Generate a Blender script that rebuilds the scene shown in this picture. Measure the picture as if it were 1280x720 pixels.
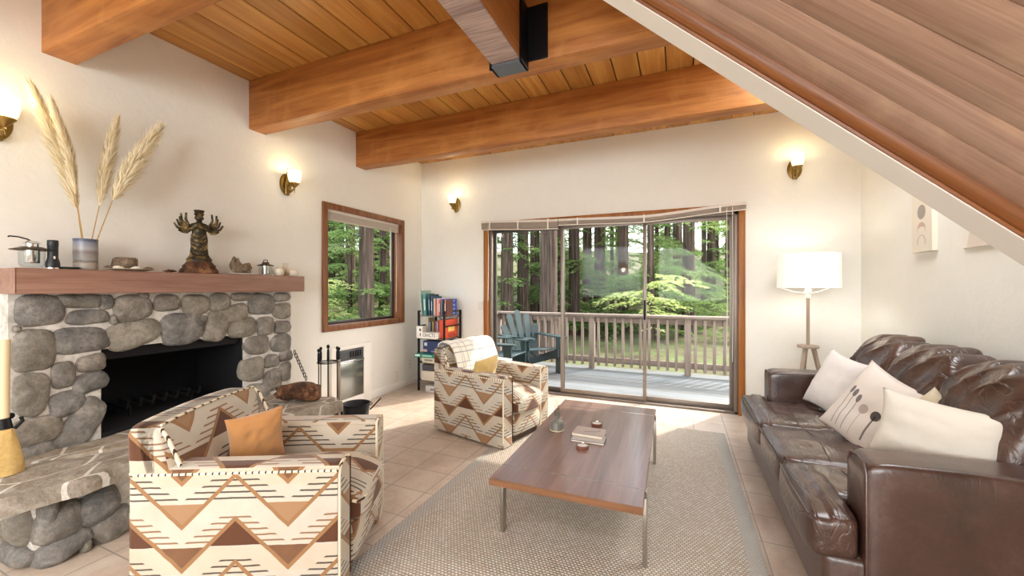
import bpy, bmesh, math, random
from mathutils import Vector, Matrix, noise, Euler
PI = math.pi
R = math.radians
random.seed(7)
for o in list(bpy.data.objects):
    bpy.data.objects.remove(o)
scene = bpy.context.scene
COL = scene.collection

# ------------------------------------------------------------------ camera, sky, sun, exposure
CAMZ = 1.27
FPX = 496.0
YAW = R(22.9)
cam = bpy.data.cameras.new('camera')
cam.sensor_width = 36.0
cam.lens = 36.0 * FPX / 1280.0
cam.clip_start = 0.02
cam.clip_end = 300
camo = bpy.data.objects.new('camera', cam)
COL.objects.link(camo)
camo.location = (0, 0, CAMZ)
camo.rotation_euler = (R(90), 0, YAW)
scene.camera = camo

w = bpy.data.worlds.new('world')
scene.world = w
w.use_nodes = True
nt = w.node_tree
nt.nodes.clear()
sky = nt.nodes.new('ShaderNodeTexSky')
sky.sky_type = 'NISHITA'
sky.sun_disc = False
sky.sun_elevation = R(42)
sky.sun_rotation = R(40)
sky.air_density = 1.0
sky.dust_density = 4.0
hz = nt.nodes.new('ShaderNodeMixRGB')
hz.inputs[0].default_value = 0.55
hz.inputs[2].default_value = (3.4, 3.5, 3.3, 1)
bg = nt.nodes.new('ShaderNodeBackground')
bg.inputs[1].default_value = 0.7
wo = nt.nodes.new('ShaderNodeOutputWorld')
nt.links.new(sky.outputs[0], hz.inputs[1])
nt.links.new(hz.outputs[0], bg.inputs[0])
nt.links.new(bg.outputs[0], wo.inputs[0])

def lamp(name, kind, loc, energy, color=(1, 1, 1), rot=None, size=None, size_y=None, angle=None, radius=None):
    l = bpy.data.lights.new(name, kind)
    l.energy = energy
    l.color = color
    if size: l.shape = 'RECTANGLE'; l.size = size; l.size_y = size_y or size
    if angle: l.angle = angle
    if radius: l.shadow_soft_size = radius
    o = bpy.data.objects.new(name, l)
    COL.objects.link(o)
    o.location = loc
    if rot: o.rotation_euler = rot
    return o

sun_dir = Vector((-0.62, -1.0, -0.95)).normalized()      # the way the sunlight travels
sun = lamp('sun', 'SUN', (5, 12, 14), 4.0, (1.0, 0.93, 0.82), angle=R(0.8))
sun.rotation_euler = sun_dir.to_track_quat('-Z', 'Y').to_euler()
# daylight from the house's rear windows and two added ceiling fill lamps, all behind the camera
lamp('rear_window_daylight', 'AREA', (-1.9, -2.93, 1.75), 60, (0.93, 0.98, 1.0), (R(90), 0, 0), 1.7, 1.5)
lamp('rear_window_daylight', 'AREA', (0.3, -2.93, 1.65), 75, (0.93, 0.98, 1.0), (R(90), 0, 0), 1.7, 1.5)
lamp('ceiling_fill', 'AREA', (-1.95, -0.72, 2.94), 22, (0.92, 0.98, 1.0), None, 2.0, 1.0)
lamp('ceiling_fill', 'AREA', (0.9, -0.90, 2.94), 90, (0.92, 0.98, 1.0), None, 2.6, .8)
lamp('sofa_fill', 'AREA', (0.98, 2.76, 2.94), 26, (0.93, 0.98, 1.0), None, .85, .85)      # added fill lamp above the sofa, hidden from here by the stairs
for pn, pl, pr, pw, ph in (('door_portal', (-.84, 4.62, 1.05), (R(-90), 0, 0), 2.8, 2.0), ('window_portal', (-3.38, 3.51, 1.48), (0, R(-90), 0), 1.2, 1.2)):
    po = lamp(pn, 'AREA', pl, 1, rot=pr, size=pw, size_y=ph)     # guides the sky's own light in through the openings; gives none itself
    po.data.cycles.is_portal = True

scene.view_settings.view_transform = 'Standard'
scene.view_settings.look = 'None'
scene.view_settings.exposure = 0.41
scene.view_settings.gamma = 1.0
scene.view_settings.use_curve_mapping = False

# ------------------------------------------------------------------ helpers
def ray(px, py):
    u = (px - 640) / FPX; v = (360 - py) / FPX
    s, c = math.sin(YAW), math.cos(YAW)
    return Vector((-s + c * u, c + s * u, v))

def at(px, py, X=None, Y=None, Z=None, t=None):
    """the point of the room seen at photo pixel (px,py) on a given plane"""
    d = ray(px, py)
    if X is not None: t = X / d.x
    elif Y is not None: t = Y / d.y
    elif Z is not None: t = (Z - CAMZ) / d.z
    return Vector((0, 0, CAMZ)) + d * t

def lin(c):
    if isinstance(c, str):
        c = c.lstrip('#'); c = [int(c[i:i + 2], 16) / 255 for i in (0, 2, 4)]
    return tuple(x / 12.92 if x <= .04045 else ((x + .055) / 1.055) ** 2.4 for x in c[:3]) + (1,)

class MB:
    """collects shapes and links them as ONE mesh object"""
    def __init__(s, M=None):
        s.v = []; s.f = []; s.m = []; s.M = M or Matrix(); s.mi = 0
    def add(s, vs, fs, M=None):
        b = len(s.v); T = s.M @ M if M is not None else s.M
        s.v += [T @ Vector(p) for p in vs]
        s.f += [[b + i for i in f] for f in fs]
        s.m += [s.mi] * len(fs)
        return s
    def box(s, x0, x1, y0, y1, z0, z1, M=None):
        return s.add([(x0, y0, z0), (x1, y0, z0), (x1, y1, z0), (x0, y1, z0), (x0, y0, z1), (x1, y0, z1), (x1, y1, z1), (x0, y1, z1)],
                     [(0, 3, 2, 1), (4, 5, 6, 7), (0, 1, 5, 4), (1, 2, 6, 5), (2, 3, 7, 6), (3, 0, 4, 7)], M)
    def bm(s, bm, M=None):
        bm.verts.ensure_lookup_table()
        s.add([v.co.copy() for v in bm.verts], [[v.index for v in f.verts] for f in bm.faces], M)
        bm.free(); return s
    def rbox(s, x0, x1, y0, y1, z0, z1, r=.01, seg=3, M=None):
        bm = bmesh.new()
        bmesh.ops.create_cube(bm, size=1)
        for v in bm.verts:
            v.co = Vector(((x0 + x1) / 2 + v.co.x * (x1 - x0), (y0 + y1) / 2 + v.co.y * (y1 - y0), (z0 + z1) / 2 + v.co.z * (z1 - z0)))
        bmesh.ops.bevel(bm, geom=bm.edges[:], offset=r, segments=seg, affect='EDGES', profile=.5)
        bm.verts.index_update()
        return s.bm(bm, M)
    def tube(s, pts, rad, n=10, M=None, cap=True):
        pts = [Vector(p) for p in pts]
        if not isinstance(rad, (list, tuple)): rad = [rad] * len(pts)
        vs = []; fs = []
        up = Vector((0, 0, 1)); prev = None
        for i, p in enumerate(pts):
            a = pts[max(i - 1, 0)]; b = pts[min(i + 1, len(pts) - 1)]
            d = (b - a).normalized()
            if prev is None:
                x = d.cross(up)
                if x.length < 1e-3: x = d.cross(Vector((1, 0, 0)))
            else:
                x = prev - d * prev.dot(d)
            x.normalize(); prev = x; y = d.cross(x)
            for k in range(n):
                t = 2 * PI * k / n
                vs.append(p + (x * math.cos(t) + y * math.sin(t)) * rad[i])
        for i in range(len(pts) - 1):
            for k in range(n):
                fs.append((i * n + k, i * n + (k + 1) % n, (i + 1) * n + (k + 1) % n, (i + 1) * n + k))
        if cap:
            fs.append(tuple(range(n))[::-1]); fs.append(tuple((len(pts) - 1) * n + k for k in range(n)))
        return s.add(vs, fs, M)
    def lathe(s, prof, n=24, c=(0, 0, 0), sx=1, sy=1, M=None, wob=0):
        vs = []; fs = []
        for r, z in prof:
            for k in range(n):
                t = 2 * PI * k / n
                rr = r * (1 + wob * noise.noise(Vector((math.cos(t) * 2, math.sin(t) * 2, z * 12))))
                vs.append((c[0] + rr * math.cos(t) * sx, c[1] + rr * math.sin(t) * sy, c[2] + z))
        m = len(prof)
        for i in range(m - 1):
            for k in range(n):
                fs.append((i * n + k, i * n + (k + 1) % n, (i + 1) * n + (k + 1) % n, (i + 1) * n + k))
        if math.dist(prof[0], prof[-1]) < .006:                # a closed ring: join its ends, no caps
            for k in range(n): fs.append(((m - 1) * n + k, (m - 1) * n + (k + 1) % n, (k + 1) % n, k))
            return s.add(vs, fs, M)
        if prof[0][0] > 1e-5: fs.append(tuple(range(n))[::-1])
        if prof[-1][0] > 1e-5: fs.append(tuple((m - 1) * n + k for k in range(n)))
        return s.add(vs, fs, M)
    def prism(s, poly, z0, z1, M=None):
        n = len(poly)
        vs = [(p[0], p[1], z0) for p in poly] + [(p[0], p[1], z1) for p in poly]
        fs = [tuple(range(n))[::-1], tuple(range(n, 2 * n))] + [(i, (i + 1) % n, n + (i + 1) % n, n + i) for i in range(n)]
        return s.add(vs, fs, M)
    def puff(s, sx, sy, sz, p=6, n=14, crown=0, fn=None, c=(0, 0, 0), M=None):
        """a rounded, crowned cushion: half sizes sx,sy,sz; fn(unit point, point) may move each vertex"""
        idx = {}; vs = []; fs = []
        def vid(a):
            k = tuple(round(x, 5) for x in a)
            if k not in idx:
                idx[k] = len(vs)
                q = Vector(a); m = max(abs(x) for x in q)
                pn = sum(abs(x) ** p for x in q) ** (1 / p)
                q = q * (m / pn)
                P = Vector((q.x * sx, q.y * sy, q.z * sz))
                P.z += crown * (1 - a[0] ** 2) * (1 - a[1] ** 2) * (1 if a[2] > 0 else -1) * abs(a[2])
                if fn: P = fn(Vector(a), P)
                vs.append(P + Vector(c))
            return idx[k]
        g = [math.sin((-1 + 2 * i / n) * PI / 2) * .5 + (-1 + 2 * i / n) * .5 for i in range(n + 1)]
        for ax in range(3):
            for sg in (-1, 1):
                for i in range(n):
                    for j in range(n):
                        q = []
                        for a, b in ((i, j), (i + 1, j), (i + 1, j + 1), (i, j + 1)):
                            pt = [0, 0, 0]; pt[ax] = sg; pt[(ax + 1) % 3] = g[a]; pt[(ax + 2) % 3] = g[b]
                            q.append(vid(pt))
                        fs.append(q if sg > 0 else q[::-1])
        return s.add(vs, fs, M)
    def ball(s, c, rx, ry=None, rz=None, n=12, M=None, wob=0, wf=3):
        ry = ry or rx; rz = rz or rx
        vs = []; fs = []; m = n // 2 + 1
        for i in range(m + 1):
            th = PI * i / m
            for k in range(n):
                t = 2 * PI * k / n
                d = Vector((math.sin(th) * math.cos(t), math.sin(th) * math.sin(t), -math.cos(th)))
                q = 1 + wob * noise.noise(d * wf + Vector(c) * 7)
                vs.append((c[0] + d.x * rx * q, c[1] + d.y * ry * q, c[2] + d.z * rz * q))
        for i in range(m):
            for k in range(n):
                fs.append((i * n + k, i * n + (k + 1) % n, (i + 1) * n + (k + 1) % n, (i + 1) * n + k))
        return s.add(vs, fs, M)
    def build(s, name, mat, parent=None, ang=38, uvz=False, smooth=True, label=None, weld=False):
        me = bpy.data.meshes.new(name)
        me.from_pydata([tuple(p) for p in s.v], [], s.f)
        me.update()
        if weld:
            bm = bmesh.new(); bm.from_mesh(me)
            bmesh.ops.remove_doubles(bm, verts=bm.verts, dist=1e-5)
            bm.to_mesh(me); bm.free()
        mats = mat if isinstance(mat, (list, tuple)) else [mat]
        for m in mats: me.materials.append(m)
        if len(mats) > 1 and not weld:
            me.polygons.foreach_set('material_index', s.m)
        uv = me.uv_layers.new(name='UVMap').data
        vv = me.vertices
        for p in me.polygons:
            nx, ny, nz = (abs(a) for a in p.normal)
            for li in p.loop_indices:
                c = vv[me.loops[li].vertex_index].co
                if nx >= ny and nx >= nz: uv[li].uv = (c.y, c.z)
                elif ny >= nz: uv[li].uv = (c.x, c.z)
                else: uv[li].uv = (c.y, c.x) if uvz else (c.x, c.y)
        if smooth:
            me.polygons.foreach_set('use_smooth', [True] * len(me.polygons))
            if ang < 170: me.set_sharp_from_angle(angle=R(ang))
        o = bpy.data.objects.new(name, me)
        COL.objects.link(o)
        if parent: o.parent = parent
        if label: o['label'] = label
        return o

def thing(name, label, cat, loc=(0, 0, 0), rz=0, group=None):
    o = bpy.data.objects.new(name, None)
    o.empty_display_size = .1
    COL.objects.link(o)
    o.location = loc; o.rotation_euler = (0, 0, rz)
    return tag(o, label, cat, group)

def tag(o, label, cat, group=None):
    o['label'] = label; o['category'] = cat
    if group: o['group'] = group
    return o

def struct(o):
    o['kind'] = 'structure'; return o

def copy_tree(o, parent=None):
    c = o.copy(); COL.objects.link(c); c.parent = parent
    for ch in list(o.children): copy_tree(ch, c)
    return c

# ------------------------------------------------------------------ node helpers
class X:
    def __init__(s, g, k): s.g = g; s.k = k
    def _m(s, op, *a):
        n = s.g.nodes.new('ShaderNodeMath'); n.operation = op
        for i, x in enumerate((s,) + a):
            if isinstance(x, X): s.g.links.new(x.k, n.inputs[i])
            else: n.inputs[i].default_value = x
        return X(s.g, n.outputs[0])
    def __add__(s, o): return s._m('ADD', o)
    __radd__ = __add__
    def __sub__(s, o): return s._m('SUBTRACT', o)
    def __rsub__(s, o): return (s * -1) + o
    def __mul__(s, o): return s._m('MULTIPLY', o)
    __rmul__ = __mul__
    def __truediv__(s, o): return s._m('DIVIDE', o)
    def __lt__(s, o): return s._m('LESS_THAN', o)
    def __gt__(s, o): return s._m('GREATER_THAN', o)
    def mod(s, o): return s._m('FLOORED_MODULO', o)
    def floor(s): return s._m('FLOOR')
    def abs(s): return s._m('ABSOLUTE')
    def sin(s): return s._m('SINE')
    def max(s, o): return s._m('MAXIMUM', o)
    def min(s, o): return s._m('MINIMUM', o)
    def pow(s, o): return s._m('POWER', o)
    def sqrt(s): return s._m('SQRT')

class Mat:
    def __init__(s, name, color=(.8, .8, .8, 1), rough=.5, metal=0, spec=.5, **kw):
        s.m = bpy.data.materials.new(name); s.m.use_nodes = True
        s.g = s.m.node_tree; s.b = s.g.nodes['Principled BSDF']
        s.b.inputs['Base Color'].default_value = lin(color) if isinstance(color, str) else color
        s.b.inputs['Roughness'].default_value = rough
        s.b.inputs['Metallic'].default_value = metal
        s.b.inputs['Specular IOR Level'].default_value = spec
        for k, v in kw.items(): s.b.inputs[k.replace('_', ' ')].default_value = v
    def node(s, t, **kw):
        n = s.g.nodes.new(t)
        for k, v in kw.items(): setattr(n, k, v)
        return n
    def link(s, a, b): s.g.links.new(a.k if isinstance(a, X) else a, b)
    def co(s, kind='Object'): return s.node('ShaderNodeTexCoord').outputs[kind]
    def map(s, vec, scale=(1, 1, 1), rot=(0, 0, 0), loc=(0, 0, 0)):
        n = s.node('ShaderNodeMapping'); s.link(vec, n.inputs[0])
        n.inputs['Scale'].default_value = scale; n.inputs['Rotation'].default_value = rot; n.inputs['Location'].default_value = loc
        return n.outputs[0]
    def xyz(s, vec):
        n = s.node('ShaderNodeSeparateXYZ'); s.link(vec, n.inputs[0])
        return [X(s.g, n.outputs[i]) for i in range(3)]
    def comb(s, *a):
        n = s.node('ShaderNodeCombineXYZ')
        for i, x in enumerate(a):
            if isinstance(x, X): s.link(x, n.inputs[i])
            else: n.inputs[i].default_value = x
        return n.outputs[0]
    def noise(s, vec, scale=5, detail=4, rough=.5, dist=0):
        n = s.node('ShaderNodeTexNoise'); s.link(vec, n.inputs['Vector'])
        n.inputs['Scale'].default_value = scale; n.inputs['Detail'].default_value = detail
        n.inputs['Roughness'].default_value = rough; n.inputs['Distortion'].default_value = dist
        return X(s.g, n.outputs[0])
    def vor(s, vec, scale=5, feature='F1', out='Distance', rnd=1):
        n = s.node('ShaderNodeTexVoronoi', feature=feature); s.link(vec, n.inputs['Vector'])
        n.inputs['Scale'].default_value = scale; n.inputs['Randomness'].default_value = rnd
        return X(s.g, n.outputs[out])
    def white(s, x):
        n = s.node('ShaderNodeTexWhiteNoise', noise_dimensions='1D'); s.link(x, n.inputs['W'])
        return X(s.g, n.outputs[0])
    def ramp(s, f, stops, interp='LINEAR'):
        n = s.node('ShaderNodeValToRGB'); s.link(f, n.inputs[0]); cr = n.color_ramp; cr.interpolation = interp
        while len(cr.elements) < len(stops): cr.elements.new(.5)
        for e, (p, c) in zip(cr.elements, stops):
            e.position = p; e.color = lin(c) if isinstance(c, str) else c
        return n.outputs[0]
    def mix(s, f, a, b, mode='MIX'):
        n = s.node('ShaderNodeMixRGB', blend_type=mode)
        for i, x in ((0, f), (1, a), (2, b)):
            if isinstance(x, str): x = lin(x)
            if isinstance(x, (int, float, tuple)): n.inputs[i].default_value = x
            else: s.link(x, n.inputs[i])
        return n.outputs[0]
    def island(s): return X(s.g, s.node('ShaderNodeNewGeometry').outputs['Random Per Island'])
    def col(s, c): s.link(c, s.b.inputs['Base Color']); return s
    def rough(s, r): s.link(r, s.b.inputs['Roughness']); return s
    def bump(s, h, strength=.3, dist=.01):
        n = s.node('ShaderNodeBump'); n.inputs['Strength'].default_value = strength; n.inputs['Distance'].default_value = dist
        s.link(h, n.inputs['Height']); s.link(n.outputs[0], s.b.inputs['Normal']); return s

def plain(name, c, rough=.5, metal=0, nz=0, scale=30, bump=0, **kw):
    a = Mat(name, c, rough, metal, **kw)
    if nz or bump:
        n = a.noise(a.co(), scale, 4)
        if nz:
            cc = lin(c) if isinstance(c, str) else c
            a.col(a.mix(n, tuple(x * (1 - nz) for x in cc[:3]) + (1,), tuple(min(1, x * (1 + nz)) for x in cc[:3]) + (1,)))
        if bump: a.bump(n, bump, .004)
    return a.m

def wood(name, light, dark, ax=0, sc=1.0, rough=.45, pax=None, pitch=.19, phase=0, knots=True, var=.35, contrast=(.35, .68), bump=.15, spec=.4, worn=None, fine=.22):
    a = Mat(name, light, rough, spec=spec)
    co = a.co(); xyz = a.xyz(co)
    if pax is not None:
        bid = ((xyz[pax] - phase) / pitch).floor(); rv = a.white(bid)
        sh = a.comb(rv * 37, rv * 17, rv * 29)
        v = a.node('ShaderNodeVectorMath', operation='ADD'); a.link(co, v.inputs[0]); a.link(sh, v.inputs[1]); co = v.outputs[0]
    s = [9 * sc] * 3; s[ax] = .55 * sc
    n1 = a.noise(a.map(co, s), 1.6, 7, .62, .9)
    s2 = [60 * sc] * 3; s2[ax] = 1.6 * sc
    n2 = a.noise(a.map(co, s2), 1.5, 4, .6, .2)
    f = n1 * (1 - fine) + n2 * fine
    c = a.ramp(f, [(contrast[0], dark), (contrast[1], light)])
    if knots:
        s3 = [3.2 * sc] * 3; s3[ax] = 1.1 * sc
        k = a.vor(a.map(co, s3), 1.3)
        kk = (k * 1.0 < .055)
        c = a.mix(kk * .55, c, dark)
    if pax is not None:
        c = a.mix(1.0, c, a.ramp(rv, [(0, (1 - var, 1 - var * 1.15, 1 - var * 1.3, 1)), (1, (1, 1, 1, 1))]), 'MULTIPLY')
    if worn:
        wn = a.noise(a.map(co, (1, 1, 1)), 2.2, 5, .6, .5)
        c = a.mix(a.ramp(wn, [(.5, (0, 0, 0, 1)), (.75, (.75, .75, .75, 1))]), c, worn)
    a.col(c); a.bump(f, bump, .004)
    return a.m

# ------------------------------------------------------------------ materials
def mk_wall():
    a = Mat('cream_plaster', '#EDE6D8', .85, spec=.2)
    n = a.noise(a.co(), 9, 6, .62, .8); n2 = a.noise(a.co(), 55, 3)
    a.col(a.mix(n, '#EAE9E2', '#F1F0EA')); a.bump(n * .8 + n2 * .2, .22, .012)
    return a.m
WALL = mk_wall()
WHITE = plain('white_paint', '#EFECE6', .5)
BEAM = wood('beam_wood', '#C18242', '#8B4F20', 0, 1.1, .5, worn='#C98E50')
GIRD = wood('girder_wood', '#CB8A48', '#96572A', 1, .8, .5)
GIRDB = wood('weathered_grey_wood', '#BDA59A', '#86706A', 0, 1.3, .55, knots=False, contrast=(.4, .6), fine=.5)
PLANK = wood('ceiling_plank_wood', '#E2AE62', '#B87A38', 1, 1.0, .4, pax=0, pitch=.19, phase=-3.135, var=.3)
SOFF = wood('soffit_board_wood', '#D3B39F', '#AE8C7A', 0, 1.5, .36, pax=1, pitch=.146, phase=1.338, knots=False, var=.3, contrast=(.36, .66), worn='#DDBB9C', fine=.45)
COVE = wood('cove_molding_wood', '#9C6232', '#633618', 0, 1, .35, knots=False)
TRIM = wood('window_trim_wood', '#9C6A46', '#6A3F26', 2, 1.2, .4, knots=False)
DTRIM = wood('door_trim_wood', '#B9793C', '#7E4A1C', 2, 1.2, .4, knots=False)
MANT = wood('mantel_wood', '#A27E6E', '#805C4C', 1, 1.3, .45, knots=False, bump=.08)
TABLE = wood('table_wood', '#9C7C70', '#775A50', 1, .9, .22, pax=0, pitch=.234, phase=-.12, knots=False, var=.15, bump=.03, spec=1.0)
TEDGE = wood('table_edge_wood', '#906546', '#69452B', 0, 1.2, .4, knots=False)
DECK = wood('deck_wood', '#8C9397', '#636A6E', 0, 1.0, .6, pax=1, pitch=.14, phase=0, knots=False, var=.3)
RAIL = wood('rail_wood', '#A3948A', '#75675E', 0, 1.0, .7, knots=False)
RAILV = wood('baluster_wood', '#A3948A', '#75675E', 2, 1.0, .7, knots=False)
LAMPW = wood('lamp_wood', '#B9A797', '#93806F', 2, 2, .5, knots=False)
BLACK = plain('black_iron', '#17161A', .45, .6, nz=.2)
BRASS = plain('aged_brass', '#8E7440', .38, .9, nz=.25, scale=60)
STEEL = plain('brushed_steel', '#B9B4AB', .28, 1, nz=.12, scale=80)
CHROME = plain('chrome', '#D8D8DA', .12, 1)
ALU = plain('bronze_aluminium', '#8A8078', .4, .5, nz=.08)
ALUD = plain('dark_aluminium', '#55504C', .45, .4)
BLIND = plain('blind_vinyl', '#D9CFC4', .5, nz=.05)
PLASTIC = plain('ivory_plastic', '#E6E0D4', .4)

def mk_tile():
    a = Mat('floor_tile', '#CFC0B0', .3, spec=.5)
    x, y, z = a.xyz(a.co())
    T = .262
    gx = (x + 1.715 + T * 20).mod(T); gy = (y - 2.32 + T * 40).mod(T)
    ex = gx.min(T - gx); ey = gy.min(T - gy); e = ex.min(ey)
    grout = e < .0035
    idn = a.white(((x + 1.715) / T).floor() * 7.13 + ((y - 2.32) / T).floor() * 3.71)
    n = a.noise(a.co(), 5, 6, .6, .6); n2 = a.noise(a.co(), 40, 4)
    c = a.ramp(n * .8 + n2 * .2, [(.35, '#BBA795'), (.52, '#CDBCAB'), (.7, '#D8CCBE')])
    c = a.mix(idn * .25, c, '#C2AE9C')
    c = a.mix(grout, c, '#A59B90')
    a.col(c); a.rough(n2 * .25 + .2 + grout * .4)
    a.bump((e * 250).min(1), .35, .003)
    return a.m
TILE = mk_tile()

def mk_rug():
    a = Mat('woven_rug', '#B5AFA6', .95, spec=.1)
    x, y, z = a.xyz(a.co())
    P = .0145
    row = (y / P).floor()
    xs = x / (P * 1.25) + row.mod(2) * .5
    u = (xs.mod(1) - .5).abs() * 2; v = ((y / P).mod(1) - .5).abs() * 2
    h = (1 - u * u) * (1 - v * v)
    rnd = a.white(xs.floor() * 3.17 + row * 11.3)
    c = a.ramp(h, [(.05, '#857D73'), (.3, '#C2BAAE'), (.8, '#ECE8E1')])
    c = a.mix(rnd * .45, c, '#A8937A')
    big = a.noise(a.co(), 1.4, 3)  # broad patches put uneven light on the rug into its colour
    c = a.mix(big * .3, c, '#B8A58C')
    border = (x.abs() > .80)
    c = a.mix(border, c, a.mix(h * .3, '#B9B5AD', '#CDC9C1'))
    a.col(c); a.bump(h, .8, .006)
    return a.m
RUG = mk_rug()

def mk_zig(name='zigzag_upholstery'):
    a = Mat(name, '#E6D6B8', .8, spec=.25, Sheen_Weight=.25)
    u, v, _ = a.xyz(a.co('UV'))
    # slight hand-woven waviness
    nz = a.noise(a.co('Object'), 14, 3)
    u = u + (nz - .5) * .008; v = v + (nz - .5) * .006
    P, H, A = .40, .169, .20
    y = v + .01
    ad = ((u + P / 2).mod(P) - P / 2).abs()
    tri = (1 - ad / (P / 2)) * A
    ym = y.mod(H)
    kz = ((y - tri) / H).floor().mod(2)                   # parity of the zigzag below this point
    kc = (y / H).floor().mod(2)
    band = (y - tri).mod(H) < .021
    V = (tri < ym) * (ym < .10)
    odd = kc
    dy = y - .105; yu = dy.mod(H); ku = (dy / H).floor().mod(2)
    # triangle rising under a peak of odd rows
    U = (yu + .105 < tri) * (yu < .097) * ku
    q = (y - .117).mod(H); kq = ((y - .117) / H).floor().mod(2)
    hw = .19 - q * 1.32
    S = (q < .104) * (ad < hw) * (q.mod(.0237) < .0068)
    base = a.mix(a.noise(a.co('Object'), 9, 5), '#AFA798', '#CBC4B7')
    shade = (y.mod(H) < .1) * kc
    base = a.mix(shade * .18, base, '#C9A67A')
    c = a.mix(S * .9, base, a.mix(kq, '#2E221D', '#7C5536'))
    c = a.mix(V, c, a.mix(a.noise(a.co('Object'), 12, 4) * .5, a.mix(odd, '#98785A', '#5A3C28'), '#9A7150'))
    c = a.mix(U, c, '#55331F')
    c = a.mix(band, c, '#8F6A47')
    f = a.noise(a.co('Object'), 220, 2)
    c = a.mix(f * .18, c, '#FFF6E4', 'SOFT_LIGHT')
    a.col(c); a.bump(f, .25, .002)
    return a.m
ZIG = mk_zig()

def mk_piping():
    a = Mat('striped_piping', '#E6D6B8', .8, spec=.2)
    u, v, _ = a.xyz(a.co('Object')); _, _, z = u, v, _
    t = (u + v + _).mod(.05)
    a.col(a.mix(t < .013, '#E8DCC2', '#4A3528'))
    return a.m
PIPE = mk_piping()

def mk_leather(name, crease):
    a = Mat(name, '#4A3026', .3, spec=.8, Coat_Weight=.2, Coat_Roughness=.25)
    co = a.co()
    n = a.noise(co, 5, 5, .6, .5); g = a.vor(co, 220, 'F1'); m = a.noise(co, 60, 4, .6)
    a.col(a.ramp(n * .75 + m * .25, [(.32, '#2E1D16'), (.55, '#482F26'), (.75, '#60463A')]))
    a.rough(n * .2 + .22)
    cr = a.noise(a.map(co, (3.2, 1.1, 2.0)), 6, 3, .5, .5)
    rd = (cr - .5).abs() * 2                                  # thin creases where the noise crosses its middle
    a.bump((rd * 9).min(1) * crease + n * .6 + g * .05, .35, .008)
    return a.m
LEATH = mk_leather('brown_leather', .10)
LEATHC = mk_leather('creased_brown_leather', .55)

def mk_stone(name, c0, c1, c2, isl=True, bump=1.0):
    a = Mat(name, c1, .75, spec=.35)
    co = a.co()
    n = a.noise(co, 10, 8, .65, .4); n2 = a.noise(co, 45, 5, .7)
    f = n * .65 + n2 * .35
    c = a.ramp(f, [(.38, c0), (.5, c1), (.6, c2)])
    if isl:
        r = a.island()
        c = a.mix(.45, c, a.ramp(r, [(0, '#7A756D'), (.3, '#8E816E'), (.55, '#656566'), (.8, '#958C7A'), (1, '#6F6A63')]))
    if name == 'hearth_slab_stone':
        w_ = a.noise(co, 5, 4); e = a.vor(a.map(co, (2.2, 1.3, .6)), 2.6, 'DISTANCE_TO_EDGE')
        c = a.mix(((e + (w_ - .5) * .06) < .022) * .8, c, '#E3DED5')
    a.col(c); a.bump(f, bump, .02)
    return a.m
STONE = mk_stone('river_stone', '#4E4C49', '#807C76', '#ACA69D')
SLABM = mk_stone('hearth_slab_stone', '#857864', '#AEA18F', '#CFC5B6')
MORT = mk_stone('mortar', '#A9A59E', '#CBC7C0', '#DFDBD4', False, .5)
ROCK = mk_stone('brown_rock', '#2E1D13', '#5A3A26', '#8B6343', False, .8)
SOOT = plain('sooty_firebrick', '#07080D', .9, nz=.4, scale=12)

def mk_glass(name, tint=(1, 1, 1, 1), refl=.07):
    m = bpy.data.materials.new(name); m.use_nodes = True; g = m.node_tree; g.nodes.clear()
    tr = g.nodes.new('ShaderNodeBsdfTransparent'); tr.inputs[0].default_value = tint
    gl = g.nodes.new('ShaderNodeBsdfGlossy'); gl.inputs['Roughness'].default_value = .0
    fc = g.nodes.new('ShaderNodeLayerWeight'); fc.inputs[0].default_value = .5
    pw = g.nodes.new('ShaderNodeMath'); pw.operation = 'POWER'; pw.inputs[1].default_value = 5
    lw = g.nodes.new('ShaderNodeMath'); lw.operation = 'MULTIPLY_ADD'; lw.inputs[1].default_value = .9; lw.inputs[2].default_value = .007
    g.links.new(fc.outputs['Facing'], pw.inputs[0]); g.links.new(pw.outputs[0], lw.inputs[0])
    mx = g.nodes.new('ShaderNodeMixShader'); out = g.nodes.new('ShaderNodeOutputMaterial')
    g.links.new(lw.outputs[0], mx.inputs[0]); g.links.new(tr.outputs[0], mx.inputs[1]); g.links.new(gl.outputs[0], mx.inputs[2])
    g.links.new(mx.outputs[0], out.inputs[0])
    return m
GLASS = mk_glass('window_glass')
GLASS2 = mk_glass('clear_glass', (.93, .95, .95, 1))

def mk_glow(name, c, strength):
    a = Mat(name, c, .5)
    a.b.inputs['Emission Color'].default_value = lin(c); a.b.inputs['Emission Strength'].default_value = strength
    return a.m
SHADEG = mk_glow('lit_frosted_glass', '#FFEDC0', .95)
LSHADE = mk_glow('lit_lamp_shade', '#FFF8EC', .25)

def mk_leaf(name, c1, c2):
    m = bpy.data.materials.new(name); m.use_nodes = True; g = m.node_tree; g.nodes.clear()
    gi = g.nodes.new('ShaderNodeNewGeometry'); rp = g.nodes.new('ShaderNodeValToRGB')
    rp.color_ramp.elements[0].color = lin(c1); rp.color_ramp.elements[1].color = lin(c2)
    g.links.new(gi.outputs['Random Per Island'], rp.inputs[0])
    d = g.nodes.new('ShaderNodeBsdfDiffuse'); t = g.nodes.new('ShaderNodeBsdfTranslucent')
    mx = g.nodes.new('ShaderNodeMixShader'); mx.inputs[0].default_value = .5; out = g.nodes.new('ShaderNodeOutputMaterial')
    g.links.new(rp.outputs[0], d.inputs[0]); g.links.new(rp.outputs[0], t.inputs[0])
    g.links.new(d.outputs[0], mx.inputs[1]); g.links.new(t.outputs[0], mx.inputs[2]); g.links.new(mx.outputs[0], out.inputs[0])
    return m
LEAF = mk_leaf('redwood_needles', '#587A40', '#A5BC78')
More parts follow.
